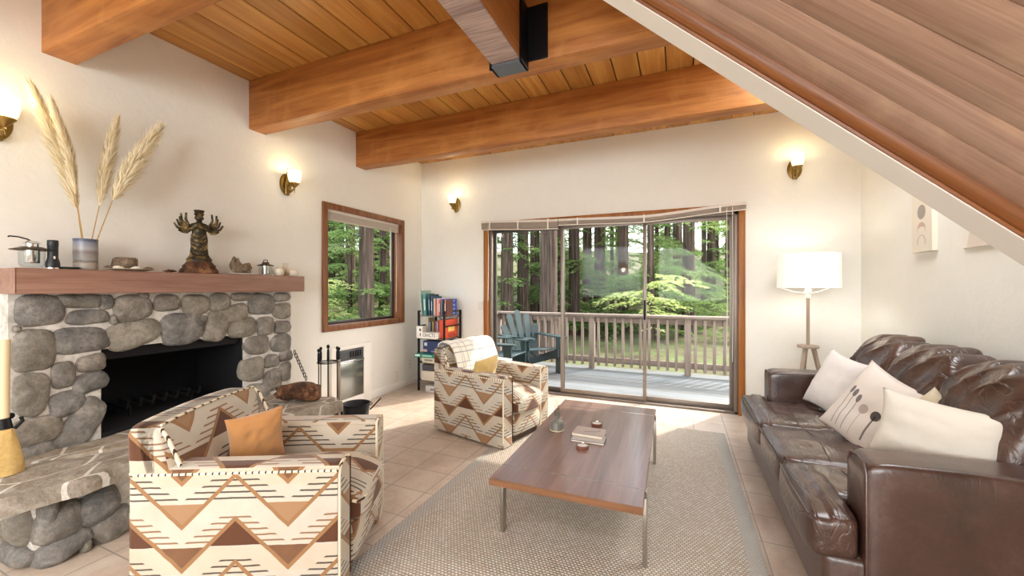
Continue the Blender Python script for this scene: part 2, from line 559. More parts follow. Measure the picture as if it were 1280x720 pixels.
LEAF2 = mk_leaf('maple_leaves', '#9DB86A', '#E4E6A6')
def mk_bark():
    a = Mat('redwood_bark', '#6B5A52', .9, spec=.1)
    n = a.noise(a.map(a.co(), (9, 9, .55)), 1.2, 6, .6, .4)
    a.col(a.ramp(n, [(.35, '#3A302C'), (.55, '#68574E'), (.72, '#8F7B6F')])); a.bump(n, 1.0, .05)
    return a.m
BARK = mk_bark()
def mk_ground():
    a = Mat('forest_floor', '#6A5138', .95)
    n = a.noise(a.co(), 1.3, 8, .7)
    a.col(a.ramp(n, [(.35, '#3F3A22'), (.48, '#5F5A38'), (.6, '#566B34'), (.75, '#7C9148')])); a.bump(n, .6, .1)
    return a.m
GROUND = mk_ground()

# ================================================================== THE ROOM
XL, XR, YF = -3.26, 1.51, 4.53
CEIL = 2.97

def wall(name, axis, pos, thick, a, z, holes, mat=WALL):
    """axis 'x': a wall in the plane X=pos spanning Y; axis 'y': plane Y=pos spanning X"""
    As = sorted({a[0], a[1], *[h[0] for h in holes], *[h[1] for h in holes]})
    Zs = sorted({z[0], z[1], *[h[2] for h in holes], *[h[3] for h in holes]})
    mb = MB()
    p0, p1 = sorted((pos, pos + thick))
    for i in range(len(As) - 1):
        j = 0
        while j < len(Zs) - 1:
            ca = (As[i] + As[i + 1]) / 2
            def solid(j): 
                cz = (Zs[j] + Zs[j + 1]) / 2
                return not any(h[0] < ca < h[1] and h[2] < cz < h[3] for h in holes)
            if not solid(j): j += 1; continue
            k = j
            while k + 1 < len(Zs) - 1 and solid(k + 1): k += 1
            if axis == 'x': mb.box(p0, p1, As[i], As[i + 1], Zs[j], Zs[k + 1])
            else: mb.box(As[i], As[i + 1], p0, p1, Zs[j], Zs[k + 1])
            j = k + 1
    return struct(mb.build(name, mat, smooth=False))

struct(MB().box(-3.41, 3.1, -3.1, 4.60, -.12, 0).build('floor', TILE, smooth=False))
WY0, WY1, WZ0, WZ1 = 2.93, 4.09, .87, 2.09
wall('wall_left', 'x', XL, -.15, (-3.1, YF + .15), (0, 3.1), [(WY0, WY1, WZ0, WZ1), (1.18, 2.02, .34, .93)])
DX0, DX1, DZ1 = -2.25, .57, 2.06
wall('wall_far', 'y', YF, .15, (XL, 3.1), (0, 3.1), [(DX0, DX1, 0, DZ1)])
wall('wall_right', 'x', XR, .12, (1.86, YF), (0, 3.1), [])
wall('wall_right_return', 'y', 1.86, .12, (XR + .12, 3.1), (0, 3.1), [])
wall('wall_right_rear', 'x', 3.0, .12, (-3.1, 1.86), (0, 3.1), [])
wall('wall_rear', 'y', -3.0, -.15, (XL, 3.0), (0, 3.1), [(-2.75, -1.05, 1.0, 2.5), (-.55, 1.15, 1.0, 2.5)])

# ceiling of separate boards with dark gaps between them
mb = MB()
k = 0
while True:
    x0 = -3.135 - .19 + k * .19
    if x0 > 3.1: break
    k += 1
    xa, xb = max(x0, -3.41) + .0035, x0 + .19 - .0035
    mb.rbox(xa, xb, -3.1, 4.6, CEIL, CEIL + .03, .004, 1)
ce = struct(mb.build('ceiling', PLANK))
struct(MB().box(-3.41, 3.1, -3.1, 4.6, CEIL + .03, CEIL + .12).build('ceiling_deck', plain('dark_gap', '#2A1608', .9), smooth=False))

# baseboards
struct(MB().rbox(XL, XL + .016, 3.50, YF, 0, .10, .004, 2).build('baseboard_left', WHITE))
mb = MB(); mb.rbox(XL + .016, DX0 - .06, YF - .016, YF, 0, .10, .004, 2); mb.rbox(DX1 + .07, XR, YF - .016, YF, 0, .10, .004, 2)
struct(mb.build('baseboard_far', WHITE))
struct(MB().rbox(XR - .016, XR, 1.9, YF, 0, .10, .004, 2).build('baseboard_right', WHITE))

# ---------------- beams
def beam(label, x0, x1, y0, z0=2.575, grp='ceiling beams across the room'):
    t = thing('ceiling_beam', label, 'beam', ((x0 + x1) / 2, y0 + .07, z0), 0, grp)
    h = (x1 - x0) / 2
    mb = MB()
    # a slightly checked, hand-sawn surface
    mb.rbox(-h, h, -.07, .07, 0, CEIL - z0, .006, 2)
    mb.build('beam_body', BEAM, t)
    return t
beam('heavy orange-brown timber beam at upper left, nearest the mantel shelf', XL, -.99, 1.01)
beam('heavy timber beam with a girder hung on it by a black steel hanger', XL, 3.0, 2.16)
beam('farthest timber beam, just before the wall with the glass door', XL, 3.0, 3.33, 2.595)
beam('timber beam behind the viewpoint, out of the photo', XL, -.99, -.15)
beam('timber beam far behind the viewpoint, out of the photo', XL, 3.0, -1.4)

g = thing('girder', 'greyish weathered timber girder meeting a beam at the top centre', 'beam', (-.905, 1.3, 2.545))
MB().rbox(-.086, .086, -2.56, .845, 0, .012, .003, 1).build('underside_board', GIRDB, g)
mb = MB(); mb.rbox(-.085, .085, -2.56, .845, .012, CEIL - 2.545 - .002, .003, 2)
mb.build('girder_body', GIRD, g)
h = thing('beam_hanger', 'black steel hanger carrying the girder end on the beam', 'bracket', (-.905, 2.155, 2.53))
mb = MB()
mb.box(-.098, .098, -.11, .004, 0, .013)
mb.build('seat_plate', plain('grey_steel', '#6E7680', .4, .7), h, smooth=False)
for s in (-1, 1):
    mb = MB(); x0, x1 = sorted((s * .0865, s * .097))
    mb.box(x0, x1, -.11, .004, .0, .36)
    x0, x1 = sorted((s * .088, s * .215 if s > 0 else s * .15))
    mb.box(x0, x1, -.008, .004, 0.05, .36 if s > 0 else .36)
    mb.build('side_plate', BLACK, h, smooth=False)
h = thing('steel_plate', 'small dark steel plate bolted to the side of the girder', 'bracket', (-.81, 1.5, 2.56))
mb = MB(); mb.box(-.010, 0, -.09, .05, 0.0, .3); mb.box(-.01, .05, -.09, -.08, 0, .3); mb.build('plate', BLACK, h, smooth=False)
for z in (.06, .16, .26): MB().lathe([(.0, 0), (.012, 0), (.012, .008), (0, .01)], 6, M=Matrix.Translation((0, -.02, z)) @ Matrix.Rotation(R(90), 4, 'Y')).build('bolt', STEEL, h)

# ---------------- staircase: a sloped soffit of cedar boards with a white boxed edge
SL = .921; TH = math.atan(SL); LZ = 2.269                 # underside of white edge: z = LZ - SL*x
st = thing('staircase', 'staircase overhead with a cedar board soffit and white boxed edge', 'staircase', (1.0, 1.2, 0))
SX0, X1 = -.45, LZ / SL
def slope_obj(mb, name, mat, **kw):
    o = mb.build(name, mat, st, **kw)          # built in the slope's own frame so that the grain follows the boards
    o.location = (SX0 - 1.0, -1.2, LZ - SL * SX0); o.rotation_euler = (0, TH, 0)
    return o
SLEN = (X1 - SX0) / math.cos(TH)
slope_obj(MB().rbox(0, SLEN, 1.66, 1.80, 0, .20, .002, 1), 'white_stringer', WHITE)
mprof = [(1.662, .003), (1.652, .003), (1.650, .010), (1.645, .011)] + [(1.643 - .030 * math.sin(R(a)), .010 + .034 * (1 - math.cos(R(a)))) for a in range(0, 91, 15)] + [(1.60, .09), (1.662, .09)]
n = len(mprof)
mb = MB().add([(0, y, z) for y, z in mprof] + [(SLEN - .05, y, z) for y, z in mprof],
              [(i, (i + 1) % n, n + (i + 1) % n, n + i) for i in range(n)] + [tuple(range(n))[::-1], tuple(range(n, 2 * n))])
slope_obj(mb, 'cove_molding', COVE, ang=50)
mb = MB()
for i in range(-11, 3):
    y = 1.338 + .146 * i
    mb.rbox(0, SLEN - .08, y + .0022, min(y + .1438, 1.65), .045, .065, .0025, 2)
slope_obj(mb, 'soffit_boards', SOFF)
slope_obj(MB().box(0, SLEN - .12, -.25, 1.655, .066, .10), 'soffit_backing', plain('dark_backing', '#3A2415', .9))
slope_obj(MB().rbox(0, SLEN, -.33, -.25, 0, .20, .004, 2), 'rear_stringer', WHITE)
MB().rbox(-.815 - 1.0, -.46 - 1.0, -.33 - 1.2, 1.50 - 1.2, 2.68, 2.962, .004, 1).build('landing', WHITE, st)
n = 12
for i in range(n):
    x = X1 - .36 - i * .205; z = LZ - SL * x + .40
    if z > 2.9: break
    mb = MB(); mb.rbox(x - .05 - 1.0, x + .22 - 1.0, -.25 - 1.2, 1.70 - 1.2, z - .035, z, .008, 2)
    mb.build('tread', BEAM, st)

# ---------------- left window
w1 = struct(thing('window_1', 'square picture window framed in brown wood', 'window', (XL, 3.51, WZ0)))
for k in ('label', 'category'): del w1[k]
def frame_x(mb, x0, x1, ya, yb, za, zb, wd, r=.004):
    mb.rbox(x0, x1, ya, ya + wd, za, zb, r, 2); mb.rbox(x0, x1, yb - wd, yb, za, zb, r, 2)
    mb.rbox(x0, x1, ya + wd, yb - wd, zb - wd, zb, r, 2); mb.rbox(x0, x1, ya + wd, yb - wd, za, za + wd, r, 2)
mb = MB(); frame_x(mb, 0, .022, -.63, .63, -.04, WZ1 + .04 - WZ0, .062); frame_x(mb, -.15, .0, -.585, .585, .0, WZ1 - WZ0, .02)
mb.build('window_frame', TRIM, w1)
mb = MB(); frame_x(mb, -.13, -.10, -.565, .565, .02, WZ1 - WZ0 - .02, .03, .003)
mb.build('sash', ALUD, w1)
MB().box(-.118, -.113, -.54, .54, .045, WZ1 - WZ0 - .045).build('glass', GLASS, w1, smooth=False)
b = thing('window_blind', 'raised pale mini blind at the top of the square left window', 'blind', (XL + .0, 3.51, WZ1 - .02))
mb = MB(); mb.rbox(-.05, -.012, -.56, .56, -.03, .015, .003, 2); mb.build('headrail', BLIND, b)
mb = MB()
for i in range(14): mb.box(-.048, -.016, -.555, .555, -.036 - i * .0042, -.0335 - i * .0042)
mb.build('slat_stack', BLIND, b, smooth=False)
mb = MB(); mb.rbox(-.05, -.014, -.557, .557, -.105, -.094, .003, 2); mb.build('bottom_rail', BLIND, b)
MB().tube([(-.012, .50, -.05), (-.008, .505, -.5), (-.008, .50, -1.1)], .0022, 6).build('cord', PLASTIC, b)
MB().tube([(-.012, .40, -.05), (-.010, .40, -.72)], .004, 6).build('wand', PLASTIC, b)

# ---------------- sliding door with three panels
d1 = struct(thing('door_1', '', 'door', (-.84, YF, 0)))
for k in ('label', 'category'): del d1[k]
def lx(x): return x + .84
mb = MB()
for x0, x1 in ((-2.30, -2.235), (.54, .60)): mb.rbox(lx(x0), lx(x1), -.02, .05, 0, 2.10, .004, 2)
mb.rbox(lx(-2.30), lx(.60), -.0205, .05, 2.045, 2.105, .004, 2)
mb.build('door_casing', DTRIM, d1)
mb = MB()
mb.rbox(lx(-2.235), lx(-2.20), .02, .13, 0, 2.05, .003, 2); mb.rbox(lx(.505), lx(.54), .02, .13, 0, 2.05, .003, 2)
mb.rbox(lx(-2.235), lx(.54), .02, .13, 2.01, 2.05, .003, 2); mb.rbox(lx(-2.235), lx(.54), .02, .13, .0, .022, .003, 2)
mb.build('door_track_frame', ALU, d1)
for i, (xa, xb, yy) in enumerate(((-2.20, -1.27, .10), (-1.31, -.335, .075), (-.375, .505, .10))):
    mb = MB(); W_ = .034
    mb.rbox(lx(xa), lx(xa + W_), yy - .016, yy + .012, .022, 2.01, .003, 2); mb.rbox(lx(xb - W_), lx(xb), yy - .016, yy + .012, .022, 2.01, .003, 2)
    mb.rbox(lx(xa + W_), lx(xb - W_), yy - .016, yy + .012, 1.97, 2.01, .003, 2); mb.rbox(lx(xa + W_), lx(xb - W_), yy - .016, yy + .012, .022, .075, .003, 2)
    pn = mb.build('door_panel', ALU if i else ALUD, d1)
    MB().box(lx(xa + W_), lx(xb - W_), yy - .004, yy + .001, .07, 1.975).build('glass', GLASS, pn, smooth=False)
    if i == 1:
        hb = MB(); hb.rbox(lx(-.362), lx(-.342), .028, .05, .92, 1.14, .006, 2); hb.box(lx(-.36), lx(-.345), .045, .062, .93, .97); hb.box(lx(-.36), lx(-.345), .045, .062, 1.09, 1.13)
        hb.build('door_handle', BLACK, pn)

def blind(label, xs, zs, drop):
    """mini blind hung in front of the door head; xs/zs: the sagging line of its rail"""
    c = (xs[0] + xs[-1]) / 2
    t = thing('door_blind', label, 'blind', (c, YF - .03, 2.09), 0)
    def strip(name, y0, y1, dz0, dz1, mat):
        mb = MB(); vs = []; fs = []
        N = 24
        for i in range(N + 1):
            x = xs[0] + (xs[-1] - xs[0]) * i / N
            z = None
            for a in range(len(xs) - 1):
                if xs[a] <= x + 1e-6 <= xs[a + 1] + 1e-5:
                    f = (x - xs[a]) / (xs[a + 1] - xs[a]); f = f * f * (3 - 2 * f) * .5 + f * .5
                    z = zs[a] + (zs[a + 1] - zs[a]) * f
            if z is None: z = zs[-1]
            a0, a1 = (dz0(x) if callable(dz0) else dz0), (dz1(x) if callable(dz1) else dz1)
            for (yy, zz) in ((y0, a0), (y1, a0), (y1, a1), (y0, a1)): vs.append((x - c, yy, z + zz - 2.09))
        for i in range(N):
            for k in range(4): fs.append((4 * i + k, 4 * i + (k + 1) % 4, 4 * i + 4 + (k + 1) % 4, 4 * i + 4 + k))
        fs += [(3, 2, 1, 0), (4 * N, 4 * N + 1, 4 * N + 2, 4 * N + 3)]
        mb.add(vs, fs); return mb.build(name, mat, t, smooth=False)
    strip('headrail', -.045, 0, -.014, .012, BLIND)
    nS = int(drop / .0048)
    mb = MB()
    for i in range(nS):
        for seg in range(12):
            xa = xs[0] + (xs[-1] - xs[0]) * seg / 12; xb = xs[0] + (xs[-1] - xs[0]) * (seg + 1) / 12
            def zz(x):
                for a in range(len(xs) - 1):
                    if xs[a] <= x + 1e-6 <= xs[a + 1] + 1e-5: return zs[a] + (zs[a + 1] - zs[a]) * (x - xs[a]) / (xs[a + 1] - xs[a])
                return zs[-1]
            za, zb = zz(xa) - .019 - i * .0048 - 2.09, zz(xb) - .019 - i * .0048 - 2.09
            mb.add([(xa - c, -.04, za), (xb - c, -.04, zb), (xb - c, -.006, zb), (xa - c, -.006, za), (xa - c, -.04, za + .0028), (xb - c, -.04, zb + .0028), (xb - c, -.006, zb + .0028), (xa - c, -.006, za + .0028)],
                   [(0, 3, 2, 1), (4, 5, 6, 7), (0, 1, 5, 4), (1, 2, 6, 5), (2, 3, 7, 6), (3, 0, 4, 7)])
    mb.build('slat_stack', plain('blind_slats', '#B5A698', .6), t, smooth=False)
    strip('bottom_rail', -.042, -.004, lambda x: -.022 - nS * .0048 - .008, lambda x: -.022 - nS * .0048 + .001, BLIND)
    L = xs[-1] - xs[0]
    for f in (.12, .5, .88):
        x = xs[0] + L * f
        MB().box(x - c - .008, x - c + .008, -.049, -.044, zz(x) - 2.09 - .03 - nS * .0048, zz(x) - 2.09 + .018).build('clip', PLASTIC, t, smooth=False)
    return t
bl = blind('left mini blind over the sliding door, hanging level above the wooden patio chair', [-2.305, -1.305], [2.10, 2.06], .075)
MB().tube([(-.40, -.05, -.05), (-.39, -.052, -.45), (-.40, -.05, -.98)], .003, 6).build('cord', PLASTIC, bl)
br = blind('long right mini blind over the sliding door, sagging in the middle', [-1.30, -.35, .60], [2.06, 2.035, 2.10], .035)
for dx in (.78, .83): MB().tube([(dx, -.05, -.02), (dx + .005, -.052, -.9), (dx, -.05, -1.55)], .003, 6).build('cord', PLASTIC, br)

# ---------------- switches, outlets
def plate(label, loc, axis, kind='switch'):
    t = thing('wall_switch' if kind == 'switch' else 'power_outlet', label, 'switch' if kind == 'switch' else 'outlet', loc)
    if axis == 'x': t.rotation_euler.z = R(90)
    MB().rbox(-.035, .035, -.006, 0, -.057, .057, .004, 2).build('cover_plate', PLASTIC, t)
    mb = MB()
    if kind == 'switch': mb.rbox(-.006, .006, -.014, -.004, -.012, .012, .002, 2)
    else:
        for z in (-.024, .024): mb.rbox(-.014, .014, -.0085, -.004, z - .015, z + .015, .003, 2)
    mb.build('toggle' if kind == 'switch' else 'socket', WHITE, t)
plate('ivory light switch on the wall left of the sliding door', at(601, 382, Y=YF), 'y')
plate('outlet low on the left wall between heater and corner', at(495, 470, X=XL), 'x', 'outlet')
plate('outlet on the left wall just behind the bookshelf corner', at(511, 455, X=XL), 'x', 'outlet')

# ================================================================== OUTSIDE
struct(MB().box(-3.9, 6.0, 4.68, 6.62, -.10, -.03).build('deck', DECK, smooth=False))
DZ = -.03
rl = thing('deck_railing', 'weathered wooden deck railing with square balusters', 'railing', (-.5, 6.45, DZ))
def rx(x): return x + .5
MB().rbox(rx(-3.1), rx(6.0), -.10, .07, .845, .885, .006, 2).build('top_rail', RAIL, rl)
MB().rbox(rx(-3.0), rx(6.0), -.02, .02, .75, .845, .004, 2).build('upper_rail', RAIL, rl)
MB().rbox(rx(-3.0), rx(6.0), -.02, .02, .10, .19, .004, 2).build('bottom_rail', RAIL, rl)
for x in (-2.98, -1.31, .11, 1.55, 3.0, 4.5): MB().rbox(rx(x) - .045, rx(x) + .045, -.055, .035, .0, .845, .005, 2).build('post', RAILV, rl)
x = -2.86; random.seed(3)
while x < 4.2:
    if min(abs(x - p) for p in (-2.98, -1.31, .11, 1.55, 3.0)) > .07:
        MB().rbox(rx(x) - .02, rx(x) + .02, -.058, -.022, .06, .83, .003, 2).build('baluster', RAILV, rl)
    x += .128 + random.uniform(-.006, .006)
rs = thing('side_railing', 'short side railing running from the deck corner back to the house', 'railing', (-3.02, 5.6, DZ))
MB().rbox(-.08, .08, -.92, .95, .845, .885, .006, 2).build('top_rail', RAIL, rs)
MB().rbox(-.02, .02, -.9, .75, .75, .845, .004, 2).build('upper_rail', RAIL, rs)
MB().rbox(-.02, .02, -.9, .75, .10, .19, .004, 2).build('bottom_rail', RAIL, rs)
MB().rbox(-.045, .045, -.9, -.81, 0, .845, .005, 2).build('post', RAILV, rs)
for i in range(11): MB().rbox(.02, .055, -.72 + i * .13, -.68 + i * .13, .06, .83, .003, 2).build('baluster', RAILV, rs)

# ground falling away from the house
mb = MB(); N = 60; vs = []; fs = []
def gz(x, y):
    r = math.hypot(x + .5, y - 5)
    return -.9 - min(r, 14) * .02 + max(0, r - 16) * .17 + noise.noise(Vector((x * .18, y * .18, 0))) * .5
for j in range(N + 1):
    for i in range(N + 1):
        x = -50 + 100 * i / N; y = -14 + 84 * j / N
        z = gz(x, y)
        if -4.2 < x < 6.5 and y < 6.8: z = min(z, -.9)
        vs.append((x, y, z))
for j in range(N):
    for i in range(N): fs.append((j * (N + 1) + i, j * (N + 1) + i + 1, (j + 1) * (N + 1) + i + 1, (j + 1) * (N + 1) + i))
mb.add(vs, fs); struct(mb.build('ground', GROUND, ang=180))
MB().box(-3.41, 3.1, -3.1, 4.6, -1.6, -.12).build('foundation', plain('concrete', '#8A8782', .9), smooth=False)['kind'] = 'structure'

# Adirondack patio chair (dark green paint)
ADI = plain('dark_teal_paint', '#2F4447', .5, nz=.12)
def adirondack(label, loc, rz, group=None):
    t = thing('patio_chair', label, 'chair', loc, rz)
    for i in range(5):                                   # fanned back slats, rounded top
        a = R((i - 2) * 7); hgt = .72 - .045 * (i - 2) ** 2
        M = Matrix.Translation((0, -.22, .26)) @ Matrix.Rotation(R(20), 4, 'X') @ Matrix.Rotation(a, 4, 'Y') @ Matrix.Translation(((i - 2) * .088, 0, 0))
        mb = MB(); w_ = .047
        prof = [(-w_ * .85, 0), (w_ * .85, 0), (w_ * 1.12, hgt * .93), (w_ * .7, hgt * .985), (0, hgt), (-w_ * .7, hgt * .985), (-w_ * 1.12, hgt * .93)]
        m2 = M @ Matrix.Rotation(R(90), 4, 'X')
        mb.prism(prof, -.010, .010, m2); mb.build('back_slat', ADI, t)
    MB().rbox(-.27, .27, -.36, -.335, .50, .56, .004, 1).build('back_rail', ADI, t)
    for i in range(5):
        MB().rbox(-.25, .25, -.20 + i * .105, -.105 + i * .105, .315 + i * .014, .335 + i * .014, .004, 1).build('seat_slat', ADI, t)
    for s in (-1, 1):
        mb = MB()
        mb.prism([(s * .26, -.42), (s * .37, -.42), (s * .40, -.1), (s * .415, .30), (s * .38, .40), (s * .29, .40), (s * .265, .2)][::s], .54, .562)
        mb.build('arm', ADI, t)
        MB().rbox(s * .31 - .012, s * .31 + .012, .22, .34, 0, .54, .004, 1).build('leg', ADI, t)
        mb = MB(); mb.prism([(.33, .25), (.33, .38), (-.45, .12), (-.62, 0), (-.50, 0)][::-1], -.012, .012, Matrix.Translation((s * .275, 0, 0)) @ Matrix(((0, 0, 1, 0), (1, 0, 0, 0), (0, 1, 0, 0), (0, 0, 0, 1))))
        mb.build('side_rail', ADI, t)
        MB().rbox(s * .30 - .012, s * .30 + .012, -.40, -.33, .12, .54, .004, 1).build('rear_post', ADI, t)
    return t
adirondack('dark teal slatted wooden patio chair by the railing, its fanned back facing the deck', (-2.12, 5.80, DZ), R(-128))
adirondack('second dark teal patio chair just outside the glass, only arm and seat showing', (-2.36, 5.12, DZ), R(-92))

# ---------------- redwoods
def trunk_mesh(h, r, seed):
    random.seed(seed); mb = MB(); n = 22; m = 14; vs = []; fs = []
    for i in range(m + 1):
        z = h * (i / m) ** 1.3; rr = r * (1 - .35 * z / h) * (1 + .5 * math.exp(-z / .5))
        for k in range(n):
            a = 2 * PI * k / n
            q = 1 + .07 * math.sin(a * 7 + seed + .25 * z) + .05 * noise.noise(Vector((math.cos(a) * 3, math.sin(a) * 3, z * .5 + seed)))
            vs.append((rr * q * math.cos(a), rr * q * math.sin(a), z - .3))
    for i in range(m):
        for k in range(n): fs.append((i * n + k, i * n + (k + 1) % n, (i + 1) * n + (k + 1) % n, (i + 1) * n + k))
    mb.add(vs, fs); return mb
def foliage_mesh(seed, nb, z0, z1, reach, leaf, r0=.2):
    rnd = random.Random(seed); mb = MB(); vs = []; fs = []
    def leafq(p, d, s):
        side = d.cross(Vector((rnd.gauss(0, .5), rnd.gauss(0, .5), 1))).normalized() * s * .32
        b = len(vs); e = p + d * s
        vs.extend([p - side * .4, p + d * s * .5 - side, e, p + d * s * .5 + side]); fs.append((b, b + 1, b + 2, b + 3))
    for _ in range(nb):
        z = rnd.uniform(z0, z1); a = rnd.uniform(0, 2 * PI); L = reach * rnd.uniform(.5, 1.1)
        d = Vector((math.cos(a), math.sin(a), 0)); p0 = Vector((0, 0, z)) + d * r0 * .8
        droop = rnd.uniform(.15, .5)
        nt_ = int(L / .16)
        for i in range(nt_):
            f = (i + 1) / nt_
            p = p0 + d * L * f + Vector((0, 0, .15 * L * f - droop * L * f * f))
            for sgn in (-1, 1):
                sd = (d * .55 + d.cross(Vector((0, 0, 1))) * sgn * .8 + Vector((0, 0, rnd.uniform(-.35, .05)))).normalized()
                tl = L * .36 * (1 - f * .6) + .1
                m_ = max(2, int(tl / (leaf * .55)))
                for k in range(m_):
                    q = p + sd * tl * (k + .5) / m_ + Vector((0, 0, -.2 * tl * (k / m_) ** 2))
                    for g2 in (-1, 1):
                        dd = (sd * .7 + sd.cross(Vector((0, 0, 1))) * g2 * .7 + Vector((rnd.uniform(-.3, .3), rnd.uniform(-.3, .3), rnd.uniform(-.45, .2)))).normalized()
                        leafq(q, dd, leaf * rnd.uniform(.7, 1.2))
        # the bough itself
    mb.add(vs, fs); return mb
tr_src = {}
def tree(x, y, r, fv, label, leafy=True, scale=1, grp=None):
    key = 'f%d' % fv
    t = thing('redwood_tree', label, 'tree', (x, y, gz(x, y)), random.uniform(0, 6), grp)
    trunk_mesh(17, r, int(x * 31 + y * 17) % 997).build('trunk', BARK, t, ang=180)
    if leafy:
        if key not in tr_src:
            o = (foliage_mesh(50 + fv, 17, 1.0, 8, 2.0, .10) if fv < 4 else foliage_mesh(50 + fv, 24, .3, 9.5, 2.4, .13)).build('foliage', LEAF, t, smooth=False)
            tr_src[key] = o.data
        else:
            o = bpy.data.objects.new('foliage', tr_src[key]); COL.objects.link(o); o.parent = t
        o.rotation_euler.z = random.uniform(0, 6)
    return t
random.seed(11)
LT = [(634, 16, 'tall redwood trunk at the far left of the glass door, over the patio chair'), (654, 15, 'redwood just right of the leftmost one in the left door panel'), (686, 22, 'thickest redwood trunk in the left door panel, beside the panel edge'),
      (734, 12, 'pale slim redwood at the left of the middle door panel'), (750, 12, 'redwood near the centre of the middle door panel'), (765, 5, 'thin distant redwood left of the dark one in the middle panel'),
      (779, 14, 'dark redwood near the right edge of the middle door panel'), (821, 5, 'very thin redwood at the left of the right door panel'), (836, 4, 'second very thin redwood in the right door panel'),
      (861, 15, 'thick dark redwood in the centre of the right door panel'), (880, 6, 'slim redwood right of the thick one in the right panel'), (889, 10, 'mid-size redwood in the right part of the right door panel'), (911, 6, 'thin redwood by the right edge of the glass door'),
      (414, 9, 'slim redwood at the left edge of the square window'), (427, 7, 'thin redwood second from left in the square window'), (438, 12, 'redwood left of the widest one in the square window'), (458, 19, 'widest redwood trunk, in the middle of the square window'), (480, 13, 'redwood at the right side of the square window')]
for i, (px, wd, lab) in enumerate(LT):
    rad = .30 if wd > 8 else .2
    t_ = min(26, 2 * rad * FPX / wd)
    p = at(px, 360, t=t_)
    tree(p.x, p.y, wd * t_ / FPX / 2, i % 4, lab, leafy=t_ > 15)
bgn = 0
while bgn < 46:
    px = random.uniform(380, 960); t_ = random.uniform(19, 42)
    p = at(px, 360, t=t_)
    tree(p.x, p.y, random.uniform(.12, .3), 4 + bgn % 3, 'distant redwood in the forest beyond the nearer trunks', True, grp='distant redwoods behind the nearer trunks')
    bgn += 1
SH = [foliage_mesh(80 + i, 12, .1, 2.2, 1.1, .09, .05) for i in range(2)]
shm = []
for i in range(16):
    px = random.uniform(385, 950); t_ = random.uniform(13, 26); p = at(px, 360, t=t_)
    if i < 2:
        o = SH[i].build('understory_shrub', LEAF2 if i else LEAF, None, smooth=False); shm.append(o.data)
    else:
        o = bpy.data.objects.new('understory_shrub', shm[i % 2]); COL.objects.link(o)
    o.location = (p.x, p.y, gz(p.x, p.y)); o.rotation_euler.z = random.uniform(0, 6); o.scale = [random.uniform(.9, 1.7)] * 3
    tag(o, 'light green leafy shrub in the forest understory', 'shrub', 'understory shrubs between the redwoods')
t = thing('maple_tree', 'bright yellow-green leaves hanging into the top of the right door panel', 'tree', (2.6, 11.2, gz(2.6, 11.2)))
MB().tube([(0, 0, -.2), (.05, 0, 2), (-.1, .05, 4), (-.15, 0, 6)], [.06, .05, .04, .02], 8).build('trunk', BARK, t)
foliage_mesh(99, 9, 3.4, 5.8, 1.6, .15, .03).build('foliage', LEAF2, t, smooth=False)

# ================================================================== FIREPLACE
FX = -3.085                                            # face of the mortar
fp = thing('fireplace', 'river stone fireplace with dark firebox and raised stone hearth', 'fireplace', (-3.08, 1.63, 0))
def fpl(p): return (p[0] + 3.08, p[1] - 1.63, p[2])
Fm = Matrix.Translation((3.08, -1.63, 0))
mb = MB(Fm)
OY0, OY1, OZ0, OZ1 = 1.19, 2.01, .36, .915
ZT = 1.24
mb.box(XL, FX, .845, OY0, 0, ZT); mb.box(XL, FX, OY1, 2.405, 0, ZT); mb.box(XL, FX, OY0, OY1, OZ1, ZT); mb.box(XL, FX, OY0, OY1, 0, OZ0)
mb.build('mortar_bed', MORT, fp, smooth=False)
mb = MB(Fm)
mb.box(XL - .42, XL - .38, OY0 - .0, OY1, .36, 1.0); mb.box(XL - .38, FX - .02, OY0 - .02, OY0 + .012, .36, .95); mb.box(XL - .38, FX - .02, OY1 - .012, OY1 + .02, .36, .95)
mb.box(XL - .38, FX - .02, OY0, OY1, OZ1 - .012, 1.0); mb.box(XL - .38, FX - .001, OY0, OY1, .36, .425)
mb.build('firebox', SOOT, fp, smooth=False)
mb = MB(Fm)
mb.box(FX - .05, FX - .035, OY0 + .01, OY1 - .01, OZ1 - .06, OZ1 - .01)
mb.tube([(FX - .04, OY0 + .02, OZ1 - .065), (FX - .04, OY1 - .02, OZ1 - .065)], .006, 8)
mb.build('screen_rod', BLACK, fp)
mb = MB(Fm)
for i in range(7): mb.tube([(XL - .30, 1.40 + i * .07, .50), (XL - .05, 1.40 + i * .07, .49), (XL - .03, 1.40 + i * .07, .54)], .009, 6)
for y in (1.43, 1.79):
    for x in (XL - .27, XL - .08): mb.tube([(x, y, .42), (x, y, .495)], .009, 6)
mb.build('fire_grate', SOOT, fp)
random.seed(5)
